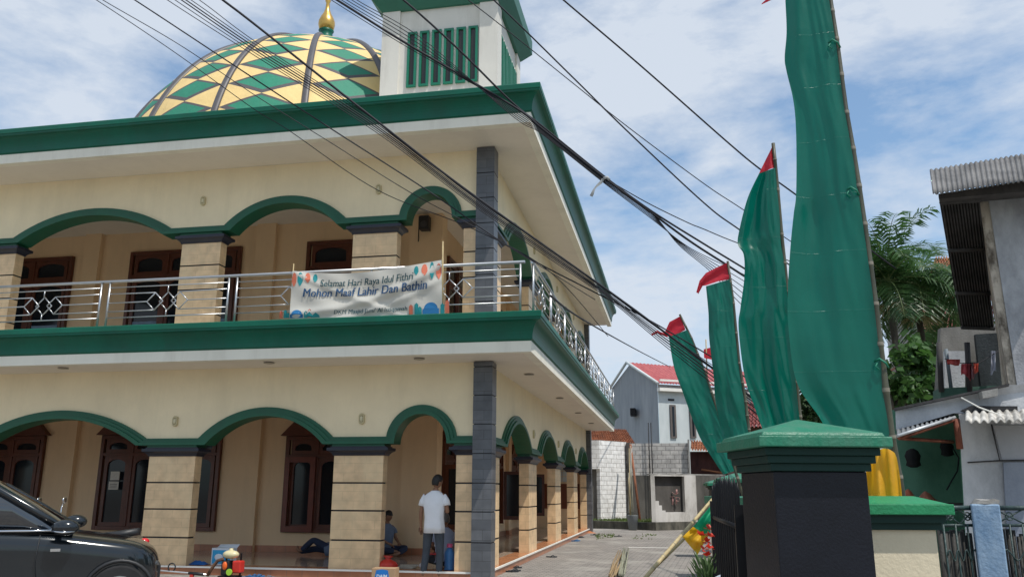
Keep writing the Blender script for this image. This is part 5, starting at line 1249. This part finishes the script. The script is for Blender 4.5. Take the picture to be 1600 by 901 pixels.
# things in the workshop
wt = thing('workbench', 'dark metal workbench standing in the green workshop', 'bench', tuple(S(1460, 800, 14.2)))
A = S(1412, 790, 14.3); B_2 = S(1508, 790, 14.3); zt_ = S(1460, 766, 14.3).z; zt2 = max(.9, zt_)
b = MB().box((A.x, 14.1, 1.30), (B_2.x, 14.6, 1.35)); b.build('bench_top', DSHEET, wt)
for x in (A.x+.03, (A.x+B_2.x)/2, B_2.x-.03): MB().tube([(x, 14.15, 0), (x, 14.15, 1.3)], .022, 6).build('leg', BLACKI, wt)
q = S(1432, 755, 14.1)
for k, (dx, c_, lab) in enumerate(((-.10, (.45, .12, .06), 'crumpled orange-red cloth heaped at the left of the workbench'), (.16, (.36, .13, .08), 'rust-coloured cloth sloping over the middle of the workbench'))):
    b = MB(); rn = random.Random(k+3); G = []
    for j in range(10):
        G.append([Vector((q.x+dx-.13+.26*i/9, 14.1+.3*j/9, 1.36+.17*math.exp(-((i-4.5)/3.5)**2-((j-5)/4)**2)*(1.1-.2*k)+.03*noise.noise(Vector((i*.9, j*.9, k))))) for i in range(10)])
    b.grid(G); props(b.build('cloth_heap', mat('heap_cloth_%d' % k, c_, .8, .2, 8, .4, 20), None, thick=.01), lab, 'cloth')
for k, (px, py, sc_, lab) in enumerate(((1427, 715, .12, 'dark jacket hanging high on the green workshop wall'), (1479, 700, .10, 'black bag hanging beside the red-brown beam'))):
    q = S(px, py, 15.2); b = MB(); b.loft([[q+Vector((sc_*r*math.cos(a)*(1+.2*math.sin(3*a+k)), .06*math.sin(a), z_*sc_)) for a in [2*math.pi*i/14 for i in range(14)]] for r, z_ in ((.15, 1.3), (.7, 1.0), (1.0, .3), (.8, -.5), (.95, -1.0), (.4, -1.3))]); 
    props(b.build('hanging_jacket' if k == 0 else 'hanging_bag', mat('black_fabric', (.012, .013, .015), .9, .2, 10, .4, 20)), lab, 'jacket' if k == 0 else 'bag')
b = MB(); b.tube([S(1489, 700, 15.1), S(1498, 715, 15.1), S(1496, 735, 15.1), S(1486, 752, 15.1), S(1479, 765, 15.1)], .012, 5); props(b.build('hose', CABLE), 'black hose curling down the green workshop wall', 'hose')
props(MB().tube([S(1502, 621, 12.45), S(1530, 636, 12.3), S(1560, 647, 12.2), S(1600, 652, 12.2), S(1640, 652, 12.2)], .010, 5).build('cord', WHITE), 'white cord slung from the fascia over the cement awning', 'cord')
# roofs beyond the palms
h3 = thing('house', 'brick house with an old tiled roof seen through the palm fronds', 'house', tuple(S(1450, 800, 34)))
b = MB(); wallbox(b, 1432, 1545, 34.5, 0, S(1450, 560, 34.5).z, 4); b.build('wall_body', brickmat('red_brick', (.36, .14, .08), (.28, .11, .07), (.25, .22, .19), .4, .12, .015, .9, rot=(R(90), 0, 0)), h3)
tiled_roof('roof', S(1426, 556, 33.6), S(1560, 552, 33.6), S(1550, 476, 38), S(1440, 482, 38), stainmat('plum_tile', (.10, .03, .03), (.27, .09, .08), 2, .35, .65), h3, 24, 9, .06, 8)
h4 = thing('house', 'distant house whose orange-brown roof rises above the palm fronds', 'house', tuple(S(1470, 800, 44)))
b = MB(); wallbox(b, 1445, 1560, 44.5, 0, S(1470, 470, 44.5).z, 4); b.build('wall_body', CONC, h4)
tiled_roof('roof', S(1436, 470, 44), S(1580, 470, 44), S(1560, 398, 50), S(1462, 402, 50), RT, h4, 24, 9, .08, 9)
bushtree('dark tree filling the gap behind the palms', 1440, 520, 700, 30, 2.2, 7000, .22, LEAFD, 15)
bushtree('tall dense tree behind the green workshop', 1530, 560, 740, 34, 3.0, 5000, .26, LEAFD, 17)

# ================================================================== overhead cables
def cable(pts, r, label='black overhead cable, one strand of the thin bundle over the dome', grp=None):
    """pts: (px, py, depth) control points; a smooth sagging line"""
    P = [S(*p) for p in pts]; out_ = []
    n = len(P)
    for i in range(n-1):
        p0, p1, p2, p3 = P[max(i-1, 0)], P[i], P[i+1], P[min(i+2, n-1)]
        for k in range(10):
            f = k/10; out_.append(.5*((2*p1)+(-p0+p2)*f+(2*p0-5*p1+4*p2-p3)*f*f+(-p0+3*p1-3*p2+p3)*f**3))
    out_.append(P[-1]); o = MB().tube(out_, r, 6).build('power_cable', CABLE)
    props(o, label, 'cable', grp)
cable([(250, -75, 9.3), (345, -2, 9.5), (400, 40, 9.7), (586, 187, 10.3), (733, 300, 10.8), (953, 456, 11.7), (1040, 520, 12.1), (1200, 640, 13.2)], .017, 'thickest black cable crossing the dome and facade from the top left')
for k, x in enumerate((261, 273, 283, 290, 298, 311)):
    cable([(x-120, -82, 9.35+.02*k), (x, 0, 9.5+.02*k), (400, 66+4.5*(5-k), 9.85), (586, 188+(5-k)*3.5, 10.3), (733, 303+(5-k)*2.6, 10.9), (850, 384+(5-k)*2.8, 11.4), (953, 458+(5-k)*2.2, 11.7), (1040, 521+(5-k)*4, 12.2), (1200, 628+8*(5-k), 13.3)], .006 if k not in (2, 3) else .009, grp='thin cables bundled beside the thickest one')
cable([(110, -62, 9.4), (210, 0, 9.6), (400, 125, 10), (520, 203, 10.3), (673, 301, 10.8), (800, 388, 11.2), (940, 462, 11.7), (1020, 503, 12.0), (1200, 610, 13)], .010, 'medium black cable just left of the thin bundle, crossing the dome')
cable([(60, -62, 9.3), (160, 0, 9.5), (280, 70, 9.8), (400, 150, 10.1), (520, 225, 10.4), (640, 300, 10.7), (760, 365, 11), (930, 468, 11.6)], .006, 'upper of the two thin cables farthest to the left')
cable([(50, -62, 9.3), (150, 0, 9.5), (270, 80, 9.8), (396, 170, 10.1), (450, 203, 10.2), (590, 297, 10.6), (740, 358, 11), (860, 425, 11.6), (914, 501, 12.6)][:8]+[(950, 525, 14)], .006, 'lower of the two thin cables farthest to the left')
cable([(860, 462, 13.2), (914, 501, 20), (1000, 549, 36), (1047, 573, 49)], .02, 'thin cable running from the mosque eave down to the grey house')
cable([(440, -52, 8.6), (526, 0, 8.8), (633, 67, 9.1), (800, 165, 9.7), (848, 202, 9.9), (946.6, 280, 10.4), (1016, 331, 10.7), (1080, 378, 11.1), (1161, 430, 11.6), (1330, 540, 12.8)], .015, 'thick black cable passing left of the tower and behind the flags')
cable([(548, -62, 8.6), (630, 0, 8.8), (716, 77, 9.2), (800, 160, 9.7), (848, 198, 9.9), (946, 277, 10.4), (1017, 329, 10.7), (1100, 381, 11.2), (1161, 418, 11.6), (1330, 520, 12.8)], .013, 'thick black cable crossing the tower windows')
for k in range(6):
    cable([(425+9*k, -60, 8.7), (517+8*k, 0, 8.85), (640+4*k, 76-3*k, 9.15), (800, 166+3*k, 9.7), (848, 203+1.5*k, 9.9), (946, 280+1.5*k, 10.4), (1017, 331+2*k, 10.7), (1060+2*k, 382, 11.1), (1110, 424-4*k, 11.4), (1161, 478-10*k, 11.7), (1330, 640-25*k, 12.9)], .005, 'thin black cable, one of the strands looping round the thick pair near the eave corner', 'thin strands wrapped round the thick pair of cables')
cable([(700, -62, 10), (771, 0, 10.3), (900, 126, 11), (975, 200, 11.4), (1100, 317, 12.2), (1160, 362, 12.6), (1300, 460, 13.6)], .011, 'medium cable in open sky right of the tower roof')
cable([(650, -60, 10), (731, 0, 10.3), (793, 48, 10.6), (900, 134, 11.1), (983, 200, 11.5), (1100, 287, 12.2), (1165, 330, 12.6), (1300, 420, 13.6)], .007, 'thin cable in open sky just above the medium one')
cable([(800, -70, 10), (880, 0, 10.4), (1000, 102, 11), (1140, 225, 11.8), (1190, 266, 12.1), (1242, 303, 12.4), (1400, 420, 13.4)], .012, 'single black cable farthest to the right, meeting the big flags')
cable([(946, 279, 10.4), (1010, 316, 10.9), (1073, 347, 11.4), (1100, 358, 11.6), (1165, 384, 12), (1330, 440, 13)], .007, 'thin cable splitting upward from the knot of strands')
for k in range(3): cable([(1128, 590+9*k, 18), (1145, 603+9*k, 17), (1165, 622+9*k, 16), (1200, 650+9*k, 15)], .008, 'far thin cable glimpsed between the slim flag and the large flag', 'far cables glimpsed between the flags')
tpz = thing('tape', 'torn strip of pale tape dangling from the cable knot right of the eave', 'tape', tuple(S(938, 279, 10.35)))
b = MB(); A = S(940, 278, 10.35); B_2 = S(920, 306, 10.35); G = [[A.lerp(B_2, t/8)+Vector((.012*math.sin(t), .015*math.cos(t*1.3), 0)), A.lerp(B_2, t/8)+Vector((.035+.012*math.sin(t), .02*math.sin(t), -.01))] for t in range(9)]
b.grid(G); b.tube([S(943, 279, 10.36), S(949, 277, 10.36), S(952, 281, 10.36)], .02, 6); b.build('strip', mat('grey_tape', (.35, .36, .36), .6, .2, 20), tpz)

# ================================================================== black car (front wing in the lower left corner)
CARB = mat('black_car_paint', (.008, .011, .014), .16, .1, 3, spec=.4, coat=.6); CARG = mat('tinted_car_glass', (.006, .010, .016), .04, spec=1.0, coat=1); CHROME = mat('chrome', (.65, .66, .68), .12, metal=1.0); RUB = mat('tyre_rubber', (.015, .015, .016), .85, .2, 10, .2, 60); PLAST = mat('black_plastic', (.015, .016, .018), .5, .1, 10)
CA = R(35); wheel = spot(186, 905, 9.1); wheel.z = 0
xd = Vector((math.cos(CA), math.sin(CA), 0)); yd = Vector((-math.sin(CA), math.cos(CA), 0))
org = wheel+xd*.44+yd*.80
car = thing('car', 'glossy black car with dark glass parked at the lower left corner', 'car', tuple(org), CA)
st = [(0, .36, .30, .62), (-.035, .52, .24, .72), (-.09, .63, .20, .79), (-.19, .72, .18, .85), (-.33, .78, .17, .90), (-.8, .82, .17, .965), (-1.15, .84, .17, 1.02), (-1.45, .845, .17, 1.05), (-2.4, .85, .18, 1.06), (-3.4, .85, .2, 1.08), (-3.85, .83, .24, 1.06), (-4.05, .78, .3, .98), (-4.12, .6, .36, .85)]
def half(w_, zb, zt):
    h = zt-zb; return [(0, zb), (w_*.85, zb), (w_*.96, zb+.06), (w_, zb+h*.30), (w_*.985, zb+h*.55), (w_*1.0, zt-.17), (w_*.97, zt-.07), (w_*.90, zt-.018), (w_*.7, zt+.004), (w_*.35, zt+.022), (0, zt+.028)]
b = MB(); secs = []
for x, w_, zb, zt in st:
    hf = half(w_, zb, zt); secs.append([(x, -y, z) for y, z in hf]+[(x, y, z) for y, z in hf[1:-1][::-1]])
b.loft(secs); body = b.build('body', CARB, car, local=True)
ss = body.modifiers.new('sub', 'SUBSURF'); ss.levels = 2; ss.render_levels = 2
# greenhouse
gst = [(-.98, .70, 1.02, 1.045), (-1.42, .735, 1.03, 1.31), (-1.85, .70, 1.03, 1.56), (-2.3, .66, 1.03, 1.68), (-3.0, .66, 1.03, 1.69), (-3.55, .64, 1.03, 1.62), (-3.95, .66, 1.03, 1.38), (-4.06, .64, 1.03, 1.06)]
b = MB(); secs = []
for x, w_, zb, zt in gst:
    wt_ = w_-(zt-zb)*.20; hf = [(w_+.06, zb), (wt_+.03, zt-.05), (wt_-.05, zt), (0, zt+.02)]
    secs.append([(x, -y, z) for y, z in hf]+[(x, y, z) for y, z in hf[:-1][::-1]])
b.loft(secs); b.build('glasshouse', CARG, car, local=True)
b = MB(); secs = []
for x, w_, zb, zt in gst[2:7]:
    wt_ = w_-(zt-zb)*.20; secs.append([(x, -(wt_+.045), zt-.085), (x, -(wt_+.015), zt-.005), (x, 0, zt+.035), (x, wt_+.015, zt-.005), (x, wt_+.045, zt-.085), (x, 0, zt-.03)])
b.loft(secs); b.build('roof', CARB, car, local=True)
for s_ in (-1, 1):
    b = MB(); b.tube([(x, s_*(w_-(zt-zb)*.20+.035), zt-.045+.01) for x, w_, zb, zt in gst], [.035, .042, .045, .045, .045, .05, .06, .05], 8); b.build('pillar', CARB, car, local=True)
    b = MB(); 
    for x in (-2.35, -3.3): b.tube([(x, s_*(.725), 1.05), (x+.02, s_*(.59), 1.60)], .035, 6)
    b.build('door_pillar', PLAST, car, local=True)
    b = MB().tube([(x, s_*(w_+.075), 1.045) for x, w_, zb, zt in gst[:7]], .013, 6); b.build('chrome_strip', CHROME, car, local=True)
    m_ = MB(); m_.ell((-1.05, s_*.97, 1.085), (.145, .10, .088), 16, 10); m_.tube([(-1.12, s_*.76, 1.04), (-1.08, s_*.92, 1.06)], .035, 8); mo = m_.build('side_mirror', CARB, car, local=True)
    MB().tube([(-1.18, s_*1.02, 1.045), (-1.07, s_*1.07, 1.035), (-.95, s_*1.03, 1.04)], .010, 6).build('mirror_trim', CHROME, mo, local=True)
    for x0, x1 in ((-1.30, -1.305), (-2.36, -2.365)):
        MB().tube([(x0, s_*.853, 1.0), (x0-.02, s_*.863, .7), (x0+.04, s_*.862, .38)], .005, 4).build('door_seam', PLAST, car, local=True)
    MB().tube([(-2.05, s_*.865, .88), (-2.02, s_*.89, .885), (-1.90, s_*.89, .885), (-1.87, s_*.865, .88)], .014, 6).build('door_handle', CARB, car, local=True)
    b = MB().box((-1.18, s_*.846, .82), (-1.08, s_*.860, .85)); b.build('badge', CHROME, car, local=True)
    for x in (-.44, -3.15):
        wl_ = MB().tube([(x, s_*.66, .325), (x, s_*.86, .325)], .325, 28); tw = wl_.build('wheel', RUB, car, local=True, bevel=.02)
        MB().tube([(x, s_*.80, .325), (x, s_*.868, .325)], .21, 20).build('rim', mat('alloy', (.4, .41, .42), .3, metal=.8), tw, local=True)
        a_ = MB().tube([(x+.375*math.cos(t_), s_*.842, .325+.375*math.sin(t_)) for t_ in [math.pi*(k/16*1.1-.05) for k in range(17)]], .022, 6); a_.build('wheel_arch', PLAST, car, local=True)
    hl = MB().ell((-.12, s_*.47, .64), (.10, .11, .05), 14, 8, rz=-s_*.7); hl.build('headlight', mat('headlight_lens', (.06, .065, .07), .08, spec=.8), car, local=True)
b = MB().box((-.03, -.35, .42), (.012, .35, .60)); b.build('grille', PLAST, car, local=True)
b = MB().box((.012, -.22, .34), (.022, .22, .44)); b.build('number_plate', PLAST, car, local=True)

# ================================================================== scooters
def scooter(loc, rz, col, label, scale=1):
    t = thing('scooter', label, 'scooter', loc, rz); t.scale = (scale,)*3
    pm = mat('scooter_paint_%s' % len(bpy.data.materials), col, .2, .1, 4, spec=.7, coat=.6)
    for x in (.62, -.62):
        b = MB(); b.tube([(x, -.045, .28), (x, .045, .28)], .28, 24); w_ = b.build('wheel', RUB, t, local=True, bevel=.03); MB().tube([(x, -.055, .28), (x, .055, .28)], .15, 16).build('rim', CHROME, w_, local=True)
    b = MB(); b.loft([[(x, y*w_, z0+(z1-z0)*(v+1)/2) for y, v in ((-1, -.6), (-.8, .7), (-.3, 1), (.3, 1), (.8, .7), (1, -.6), (.6, -1), (-.6, -1))] for x, w_, z0, z1 in ((-.92, .04, .66, .76), (-.75, .12, .52, .80), (-.45, .17, .42, .78), (-.1, .17, .35, .70), (.05, .14, .28, .42), (.3, .15, .26, .36), (.42, .17, .30, .75), (.50, .14, .40, .95), (.56, .06, .7, .98))]); b.build('body', pm, t, local=True)
    b = MB(); b.loft([[(x, y*w_, z+.05*v) for y, v in ((-1, -1), (-.9, .6), (0, 1), (.9, .6), (1, -1))] for x, w_, z in ((-.80, .07, .87), (-.6, .13, .84), (-.2, .14, .79), (.02, .10, .77))]); b.build('seat', PLAST, t, local=True)
    MB().tube([(.62, .0, .28), (.52, 0, .75), (.46, 0, 1.0)], .03, 8).build('fork', CHROME, t, local=True)
    b = MB(); b.tube([(.40, -.33, 1.02), (.46, -.12, 1.0), (.46, .12, 1.0), (.40, .33, 1.02)], .016, 8); b.build('handlebar', CHROME, t, local=True)
    for s_ in (-1, 1):
        b = MB(); b.tube([(.43, s_*.22, 1.0), (.46, s_*.27, 1.18), (.46, s_*.30, 1.24)], .008, 6); b.ell((.455, s_*.32, 1.28), (.015, .06, .045), 12, 8); b.build('mirror', CHROME, t, local=True)
    MB().ell((.52, 0, .93), (.07, .09, .07), 12, 8).build('headlight', CHROME, t, local=True)
    MB().ell((-.90, 0, .74), (.06, .075, .045), 12, 8).build('tail_light', mat('red_lens', (.6, .02, .03), .15, spec=.8), t, local=True)
    MB().box((-1.0, -.11, .46), (-.985, .11, .60)).build('number_plate', mat('plate_dark', (.05, .05, .05), .5), t, local=True)
    MB().tube([(-.72, -.13, .36), (-.2, -.14, .28)], .045, 10).build('exhaust', CHROME, t, local=True)
    return t
q = S(226, 850, 11.3)
scooter((q.x-.94, 11.3-.16, 0), R(190), (.02, .022, .025), 'dark scooter with red tail light parked behind the black car', 1.05)

# ================================================================== small things at the porch
def sandals(px, py, Y, rz, m, lab, z=0.0, n=2):
    q = S(px, py, Y)
    for k in range(n):
        a = rz+k*.35; o_ = Vector((.13*k*math.cos(rz+1.2), .13*k*math.sin(rz+1.2)+.02*k, 0)); c = Vector((q.x, Y, z))+o_
        t = thing('sandal', lab, 'sandal', tuple(c), a, lab.replace('sandal', 'sandals', 1))
        ring = [(.13*math.cos(g_)*(1 if math.cos(g_) > 0 else 1.02), (.048+.008*math.cos(g_))*math.sin(g_)) for g_ in [2*math.pi*i/20 for i in range(20)]]
        b = MB(); b.loft([[(x, y, z_+.006*(x/.13)**2) for x, y in ring] for z_ in (.0, .022)], smooth=False); b.build('sole', m, t, local=True)
        b = MB(); b.tube([(.07, 0, .022), (.03, .03, .05), (-.02, .048, .02)], .008, 6); b.tube([(.07, 0, .022), (.03, -.03, .05), (-.02, -.048, .02)], .008, 6); b.build('strap', m, t, local=True)
DKS = mat('dark_sandal', (.025, .03, .035), .6, .2, 10); BLS = mat('blue_sandal', (.03, .13, .30), .6, .15, 10); GYS = mat('grey_sandal', (.12, .16, .22), .6, .15, 10)
G_ = lambda px, py: spot_z(px, py, 0).y
sandals(800, 893, G_(800, 893), .2, DKS, 'black flip-flop sandal on the paving by the corner step'); sandals(806, 887, G_(806, 887), .5, DKS, 'dark sandal just beyond the pair by the corner step', n=1)
sandals(898, 845, G_(898, 845), .1, BLS, 'pale blue sandal beside the side step'); sandals(905, 839.5, G_(905, 839.5), .1, DKS, 'black sandal near the pale blue pair by the side step')
sandals(966, 837.5, G_(966, 837.5), .1, DKS, 'dark sandal lying alone on the far paving', n=1); sandals(928, 835.5, G_(928, 835.5), .4, DKS, 'small dark sandal near the far end of the step', n=1)
sandals(862, 870, G_(862, 870), .1, DKS, 'flat dark sandal lying midway along the side step', n=1)
for k, px in enumerate((388, 402, 420)):
    sandals(px, 889, 14.25, .2+.5*k, (BLS, BLS, GYS)[k], ('blue and black sandal left of its row below the front step', 'bright blue sandal in the middle below the front step', 'grey-blue sandal at the right below the front step')[k], n=2 if k < 2 else 1)
sandals(555, 897, 14.1, .1, DKS, 'navy sandal lying just left of the cardboard water box'); 
def crumple(name, px, py, Y, z, sx, sy, sz, m, lab, cat, seed):
    q = S(px, py, Y); G = []
    for j in range(16):
        G.append([Vector((q.x+sx*(i/15-.5), Y+sy*(j/15-.5), z+.004+sz*max(0, (1-((i-7.5)/8)**2)*(1-((j-7.5)/8)**2))*(.6+.5*noise.noise(Vector((i*.35, j*.35, seed)))))) for i in range(16)])
    b = MB(); b.grid(G); props(b.build(name, m), lab, cat)
crumple('cloth', 311, 879, 14.85, .15, .34, .25, .10, mat('royal_blue_cloth', (.01, .10, .34), .8, .1, 10, .4, 25), 'crumpled royal blue cloth on the front step right of the left column', 'cloth', 3)
# engine-driven brush cutter
bc = thing('brush_cutter', 'backpack brush cutter with cream tank lying on the ground before the step', 'brush cutter', tuple(S(355, 893, 14.2)))
q = S(357, 893, 14.1); X0, Y0 = q.x, 14.1
OR_ = mat('orange_plastic', (.75, .13, .02), .4, .1, 8); CRT = mat('cream_tank', (.66, .60, .36), .35, .08, 8); REDP = mat('red_plastic', (.55, .03, .02), .4, .1, 8)
b = MB(); b.box((X0-.14, Y0-.12, 0), (X0+.20, Y0+.12, .05)); b.box((X0-.13, Y0+.09, .05), (X0-.10, Y0+.12, .42)); b.box((X0+.15, Y0+.09, .05), (X0+.18, Y0+.12, .42)); b.build('frame', BLACKI, bc, bevel=.008)
b = MB(); b.ell((X0+.02, Y0, .40), (.15, .10, .075), 18, 10); b.lathe([(.03, 0), (.035, .04), (0, .045)], (X0+.02, Y0, .46), 12); b.build('fuel_tank', CRT, bc)
b = MB(); b.box((X0-.10, Y0-.10, .06), (X0+.05, Y0+.08, .30)); b.build('engine_block', PLAST, bc, bevel=.02)
MB().box((X0+.10, Y0-.08, .10), (X0+.26, Y0+.08, .30)).build('engine_cover', REDP, bc, bevel=.02); MB().ell((X0-.015, Y0-.12, .22), (.045, .03, .07), 12, 8).build('air_cap', OR_, bc)
MB().tube([(X0+.09, Y0-.13, .12), (X0+.09, Y0-.15, .12)], .055, 14).build('starter_disc', mat('lime_plastic', (.35, .62, .05), .4), bc)
b = MB(); b.tube([(X0-.08, Y0-.05, .33), (X0-.17, Y0-.10, .30), (X0-.25, Y0-.12, .18), (X0-.34, Y0-.10, .05)], .028, 8); b.build('hose', stainmat('brown_harness', (.06, .03, .02), (.20, .10, .05), 8, .4, .6), bc)
A = S(205, 880, 14.2); A.z = .13; B_2 = Vector((X0-.30, Y0-.08, .06)); MB().tube([tuple(A), tuple(B_2)], .014, 8).build('shaft', mat('aluminium_tube', (.7, .7, .7), .3, metal=.8), bc)
p_ = A.lerp(B_2, .52); MB().tube([p_+Vector((.07*math.cos(t_), 0, .07+.07*math.sin(t_))) for t_ in [math.pi*(-.3+k/8*1.6) for k in range(9)]], .012, 6).build('loop_handle', PLAST, bc)
p_ = A.lerp(B_2, .74); p2_ = A.lerp(B_2, .92); MB().tube([tuple(p_), tuple(p2_)], .028, 8).build('grip', PLAST, bc)
p_ = A.lerp(B_2, .78); MB().box((p_.x-.03, p_.y-.03, p_.z-.06), (p_.x+.03, p_.y+.02, p_.z-.02)).build('trigger', REDP, bc)
# blue carton
q = S(349, 880, 14.95); bx_ = thing('carton', 'open blue and white carton standing on the front step', 'box', (q.x, 14.95, .15), R(-4))
b = MB(); b.box((-.21, -.09, 0), (.21, .09, .30)); b.build('box_body', mat('white_card', (.62, .66, .70), .6, .08, 8), bx_, local=True, bevel=.004)
b = MB().box((-.185, -.094, .025), (.10, -.0905, .265)); b.box((.125, -.094, .025), (.195, -.0905, .265)); b.build('blue_print', mat('sky_blue_print', (.02, .33, .62), .5, .1, 10), bx_, local=True)
b = MB().ell((-.05, -.0945, .14), (.09, .003, .06), 16, 6); b.build('white_print', mat('white_ink', (.7, .75, .8), .5), bx_, local=True)
b = MB().add([(-.21, .09, .301), (.21, .09, .301), (.22, .16, .36), (-.2, .17, .35)], [(0, 1, 2, 3)]); b.build('flap', _mats['white_card'], bx_, local=True, thick=.004)
# cardboard water box with red bag
q = S(602, 900, 13.95); wb = thing('carton', 'brown cardboard water carton with a blue label below the front step', 'box', (q.x, 13.95, 0), R(3))
CARD = mat('brown_cardboard', (.40, .26, .15), .8, .1, 8)
b = MB().box((-.20, -.13, 0), (.20, .13, .25)); b.build('box_body', CARD, wb, local=True, bevel=.004)
b = MB(); b.prism([(-.12+.0, .03), (.08, .03), (.10, .12), (.08, .22), (-.02, .235), (-.12, .22), (-.14, .12)], 1, -.135, -.131); b.build('label', mat('blue_label', (.01, .16, .50), .5, .1, 10), wb, local=True)
cu = bpy.data.curves.new('t', 'FONT'); cu.body = 'DAIM'; cu.size = .075; cu.align_x = 'CENTER'; cu.offset = .002; to = bpy.data.objects.new('t', cu); C.objects.link(to); bpy.context.view_layer.update()
me = bpy.data.meshes.new_from_object(to.evaluated_get(bpy.context.evaluated_depsgraph_get())); bpy.data.objects.remove(to); me.materials.clear(); me.materials.append(_mats['white_ink'])
to = bpy.data.objects.new('lettering', me); C.objects.link(to); to.parent = wb; to.rotation_euler = (R(90), 0, 0); to.location = (-.02, -.137, .10)
rb_ = thing('plastic_bag', 'red plastic bag bulging behind the cardboard water carton', 'bag', (S(606, 880, 14.75).x, 14.75, .15))
b = MB(); rn = random.Random(2); rings = []
for r, z_ in ((.07, 0), (.15, .02), (.18, .07), (.15, .12), (.08, .16), (.04, .18), (.09, .23)):
    rings.append([(r*math.cos(a)*(1+.12*noise.noise(Vector((math.cos(a)*2, math.sin(a)*2, z_*9)))), r*.8*math.sin(a), z_+.015*noise.noise(Vector((a, z_*20, 1)))) for a in [2*math.pi*k/24 for k in range(24)]])
b.loft(rings); b.build('bag_body', mat('red_plastic_film', (.72, .06, .04), .3, .1, 8, .6, 18, trans=.3), rb_, local=True)
q = S(633, 886, 15.0); pp_ = thing('newspaper', 'folded papers and wrapper lying on the porch edge by the small arch', 'paper', (q.x, 15.05, .15))
b = MB(); 
for k in range(3): b.obox((.02*k, .03*k, .012+.018*k), (.16, .11, .007), rz=.15*k)
b.build('sheets', mat('newsprint', (.46, .42, .34), .8, .2, 14), pp_, local=True)
b = MB(); b.ell((.30, .02, .05), (.07, .05, .05), 9, 6); b.build('wrapper', mat('clear_wrapper', (.55, .50, .48), .3, .2, 12), pp_, local=True)
# big water bottle and red stool
q = S(703, 893, 14.9); wtb = thing('water_bottle', 'large translucent blue water bottle with pink cap beside the seated man', 'bottle', (q.x, 14.85, .15))
b = MB().lathe([(0, 0), (.085, .005), (.09, .03), (.082, .06), (.09, .09), (.082, .12), (.09, .15), (.084, .19), (.09, .22), (.085, .30), (.05, .36), (.03, .38), (.03, .40)], (0, 0, 0), 24); b.build('bottle_body', mat('blue_bottle', (.10, .30, .62), .12, .1, 8, trans=.35), wtb, local=True)
MB().lathe([(.0, .45), (.05, .445), (.055, .39), (.055, .385)], (0, 0, 0), 18).build('bottle_cap', mat('pink_cap', (.75, .12, .25), .4), wtb, local=True)
q = S(688, 893, 15.0); sto = thing('stool', 'low red plastic stool between the standing man and the blue bottle', 'stool', (q.x-.18, 15.12, .15))
RS = mat('red_stool', (.48, .03, .03), .4, .1, 8)
MB().box((-.15, -.13, .24), (.15, .13, .265)).build('seat', RS, sto, local=True, bevel=.01)
for x in (-.13, .13):
    for y in (-.11, .11): MB().tube([(x*1.1, y*1.1, 0), (x, y, .24)], .018, 6).build('leg', RS, sto, local=True)
# bundle of sticks on the paving
for grp_, (x0, y0, x1, y1, cc_) in enumerate(((956, 903, 972, 861, (.30, .21, .11)), (972, 903, 978, 859, (.25, .25, .18)))):
    A = spot_z(x0, y0, .04); B_2 = spot_z(x1, y1, .04); rn = random.Random(grp_+20)
    mm = mat('stick_bark_%d' % grp_, cc_, .8, .3, 10, .3, 30)
    for k in range(7):
        o1 = Vector((rn.uniform(-.07, .07), rn.uniform(-.05, .05), rn.uniform(-.02, .07))); o2 = Vector((rn.uniform(-.09, .09), rn.uniform(-.25, .12), rn.uniform(-.02, .07)))
        md = A.lerp(B_2, .5)+(o1+o2)/2+Vector((rn.uniform(-.04, .04), 0, rn.uniform(0, .02))); o = MB().tube([tuple(A+o1), tuple(md), tuple(B_2+o2)], [.018, .016, .012], 6).build('stick', mm)
        props(o, ('brown stick in the left-hand bundle on the paving', 'grey-green stick in the right-hand bundle on the paving')[grp_], 'stick', ('brown sticks bundled on the paving', 'grey-green sticks bundled on the paving')[grp_])
props(MB().box((spot_z(972, 866, 0).x, 24.2, .0), (spot_z(972, 866, 0).x+1.2, 24.32, .006)).build('painted_line', WHITE), kind='structure')
q = spot_z(921, 832, 0); b = MB(); b.loft([[(q.x-.35, q.y-.3, 0), (q.x+.28, q.y-.2, 0), (q.x+.2, q.y+.3, 0), (q.x-.35, q.y+.3, 0)], [(q.x-.3, q.y-.05, .12), (q.x-.1, q.y, .10), (q.x-.1, q.y+.25, .10), (q.x-.3, q.y+.25, .12)]], smooth=False)
props(b.build('cement_ramp', TERRA), 'small terracotta wedge at the far end of the side step', 'ramp')
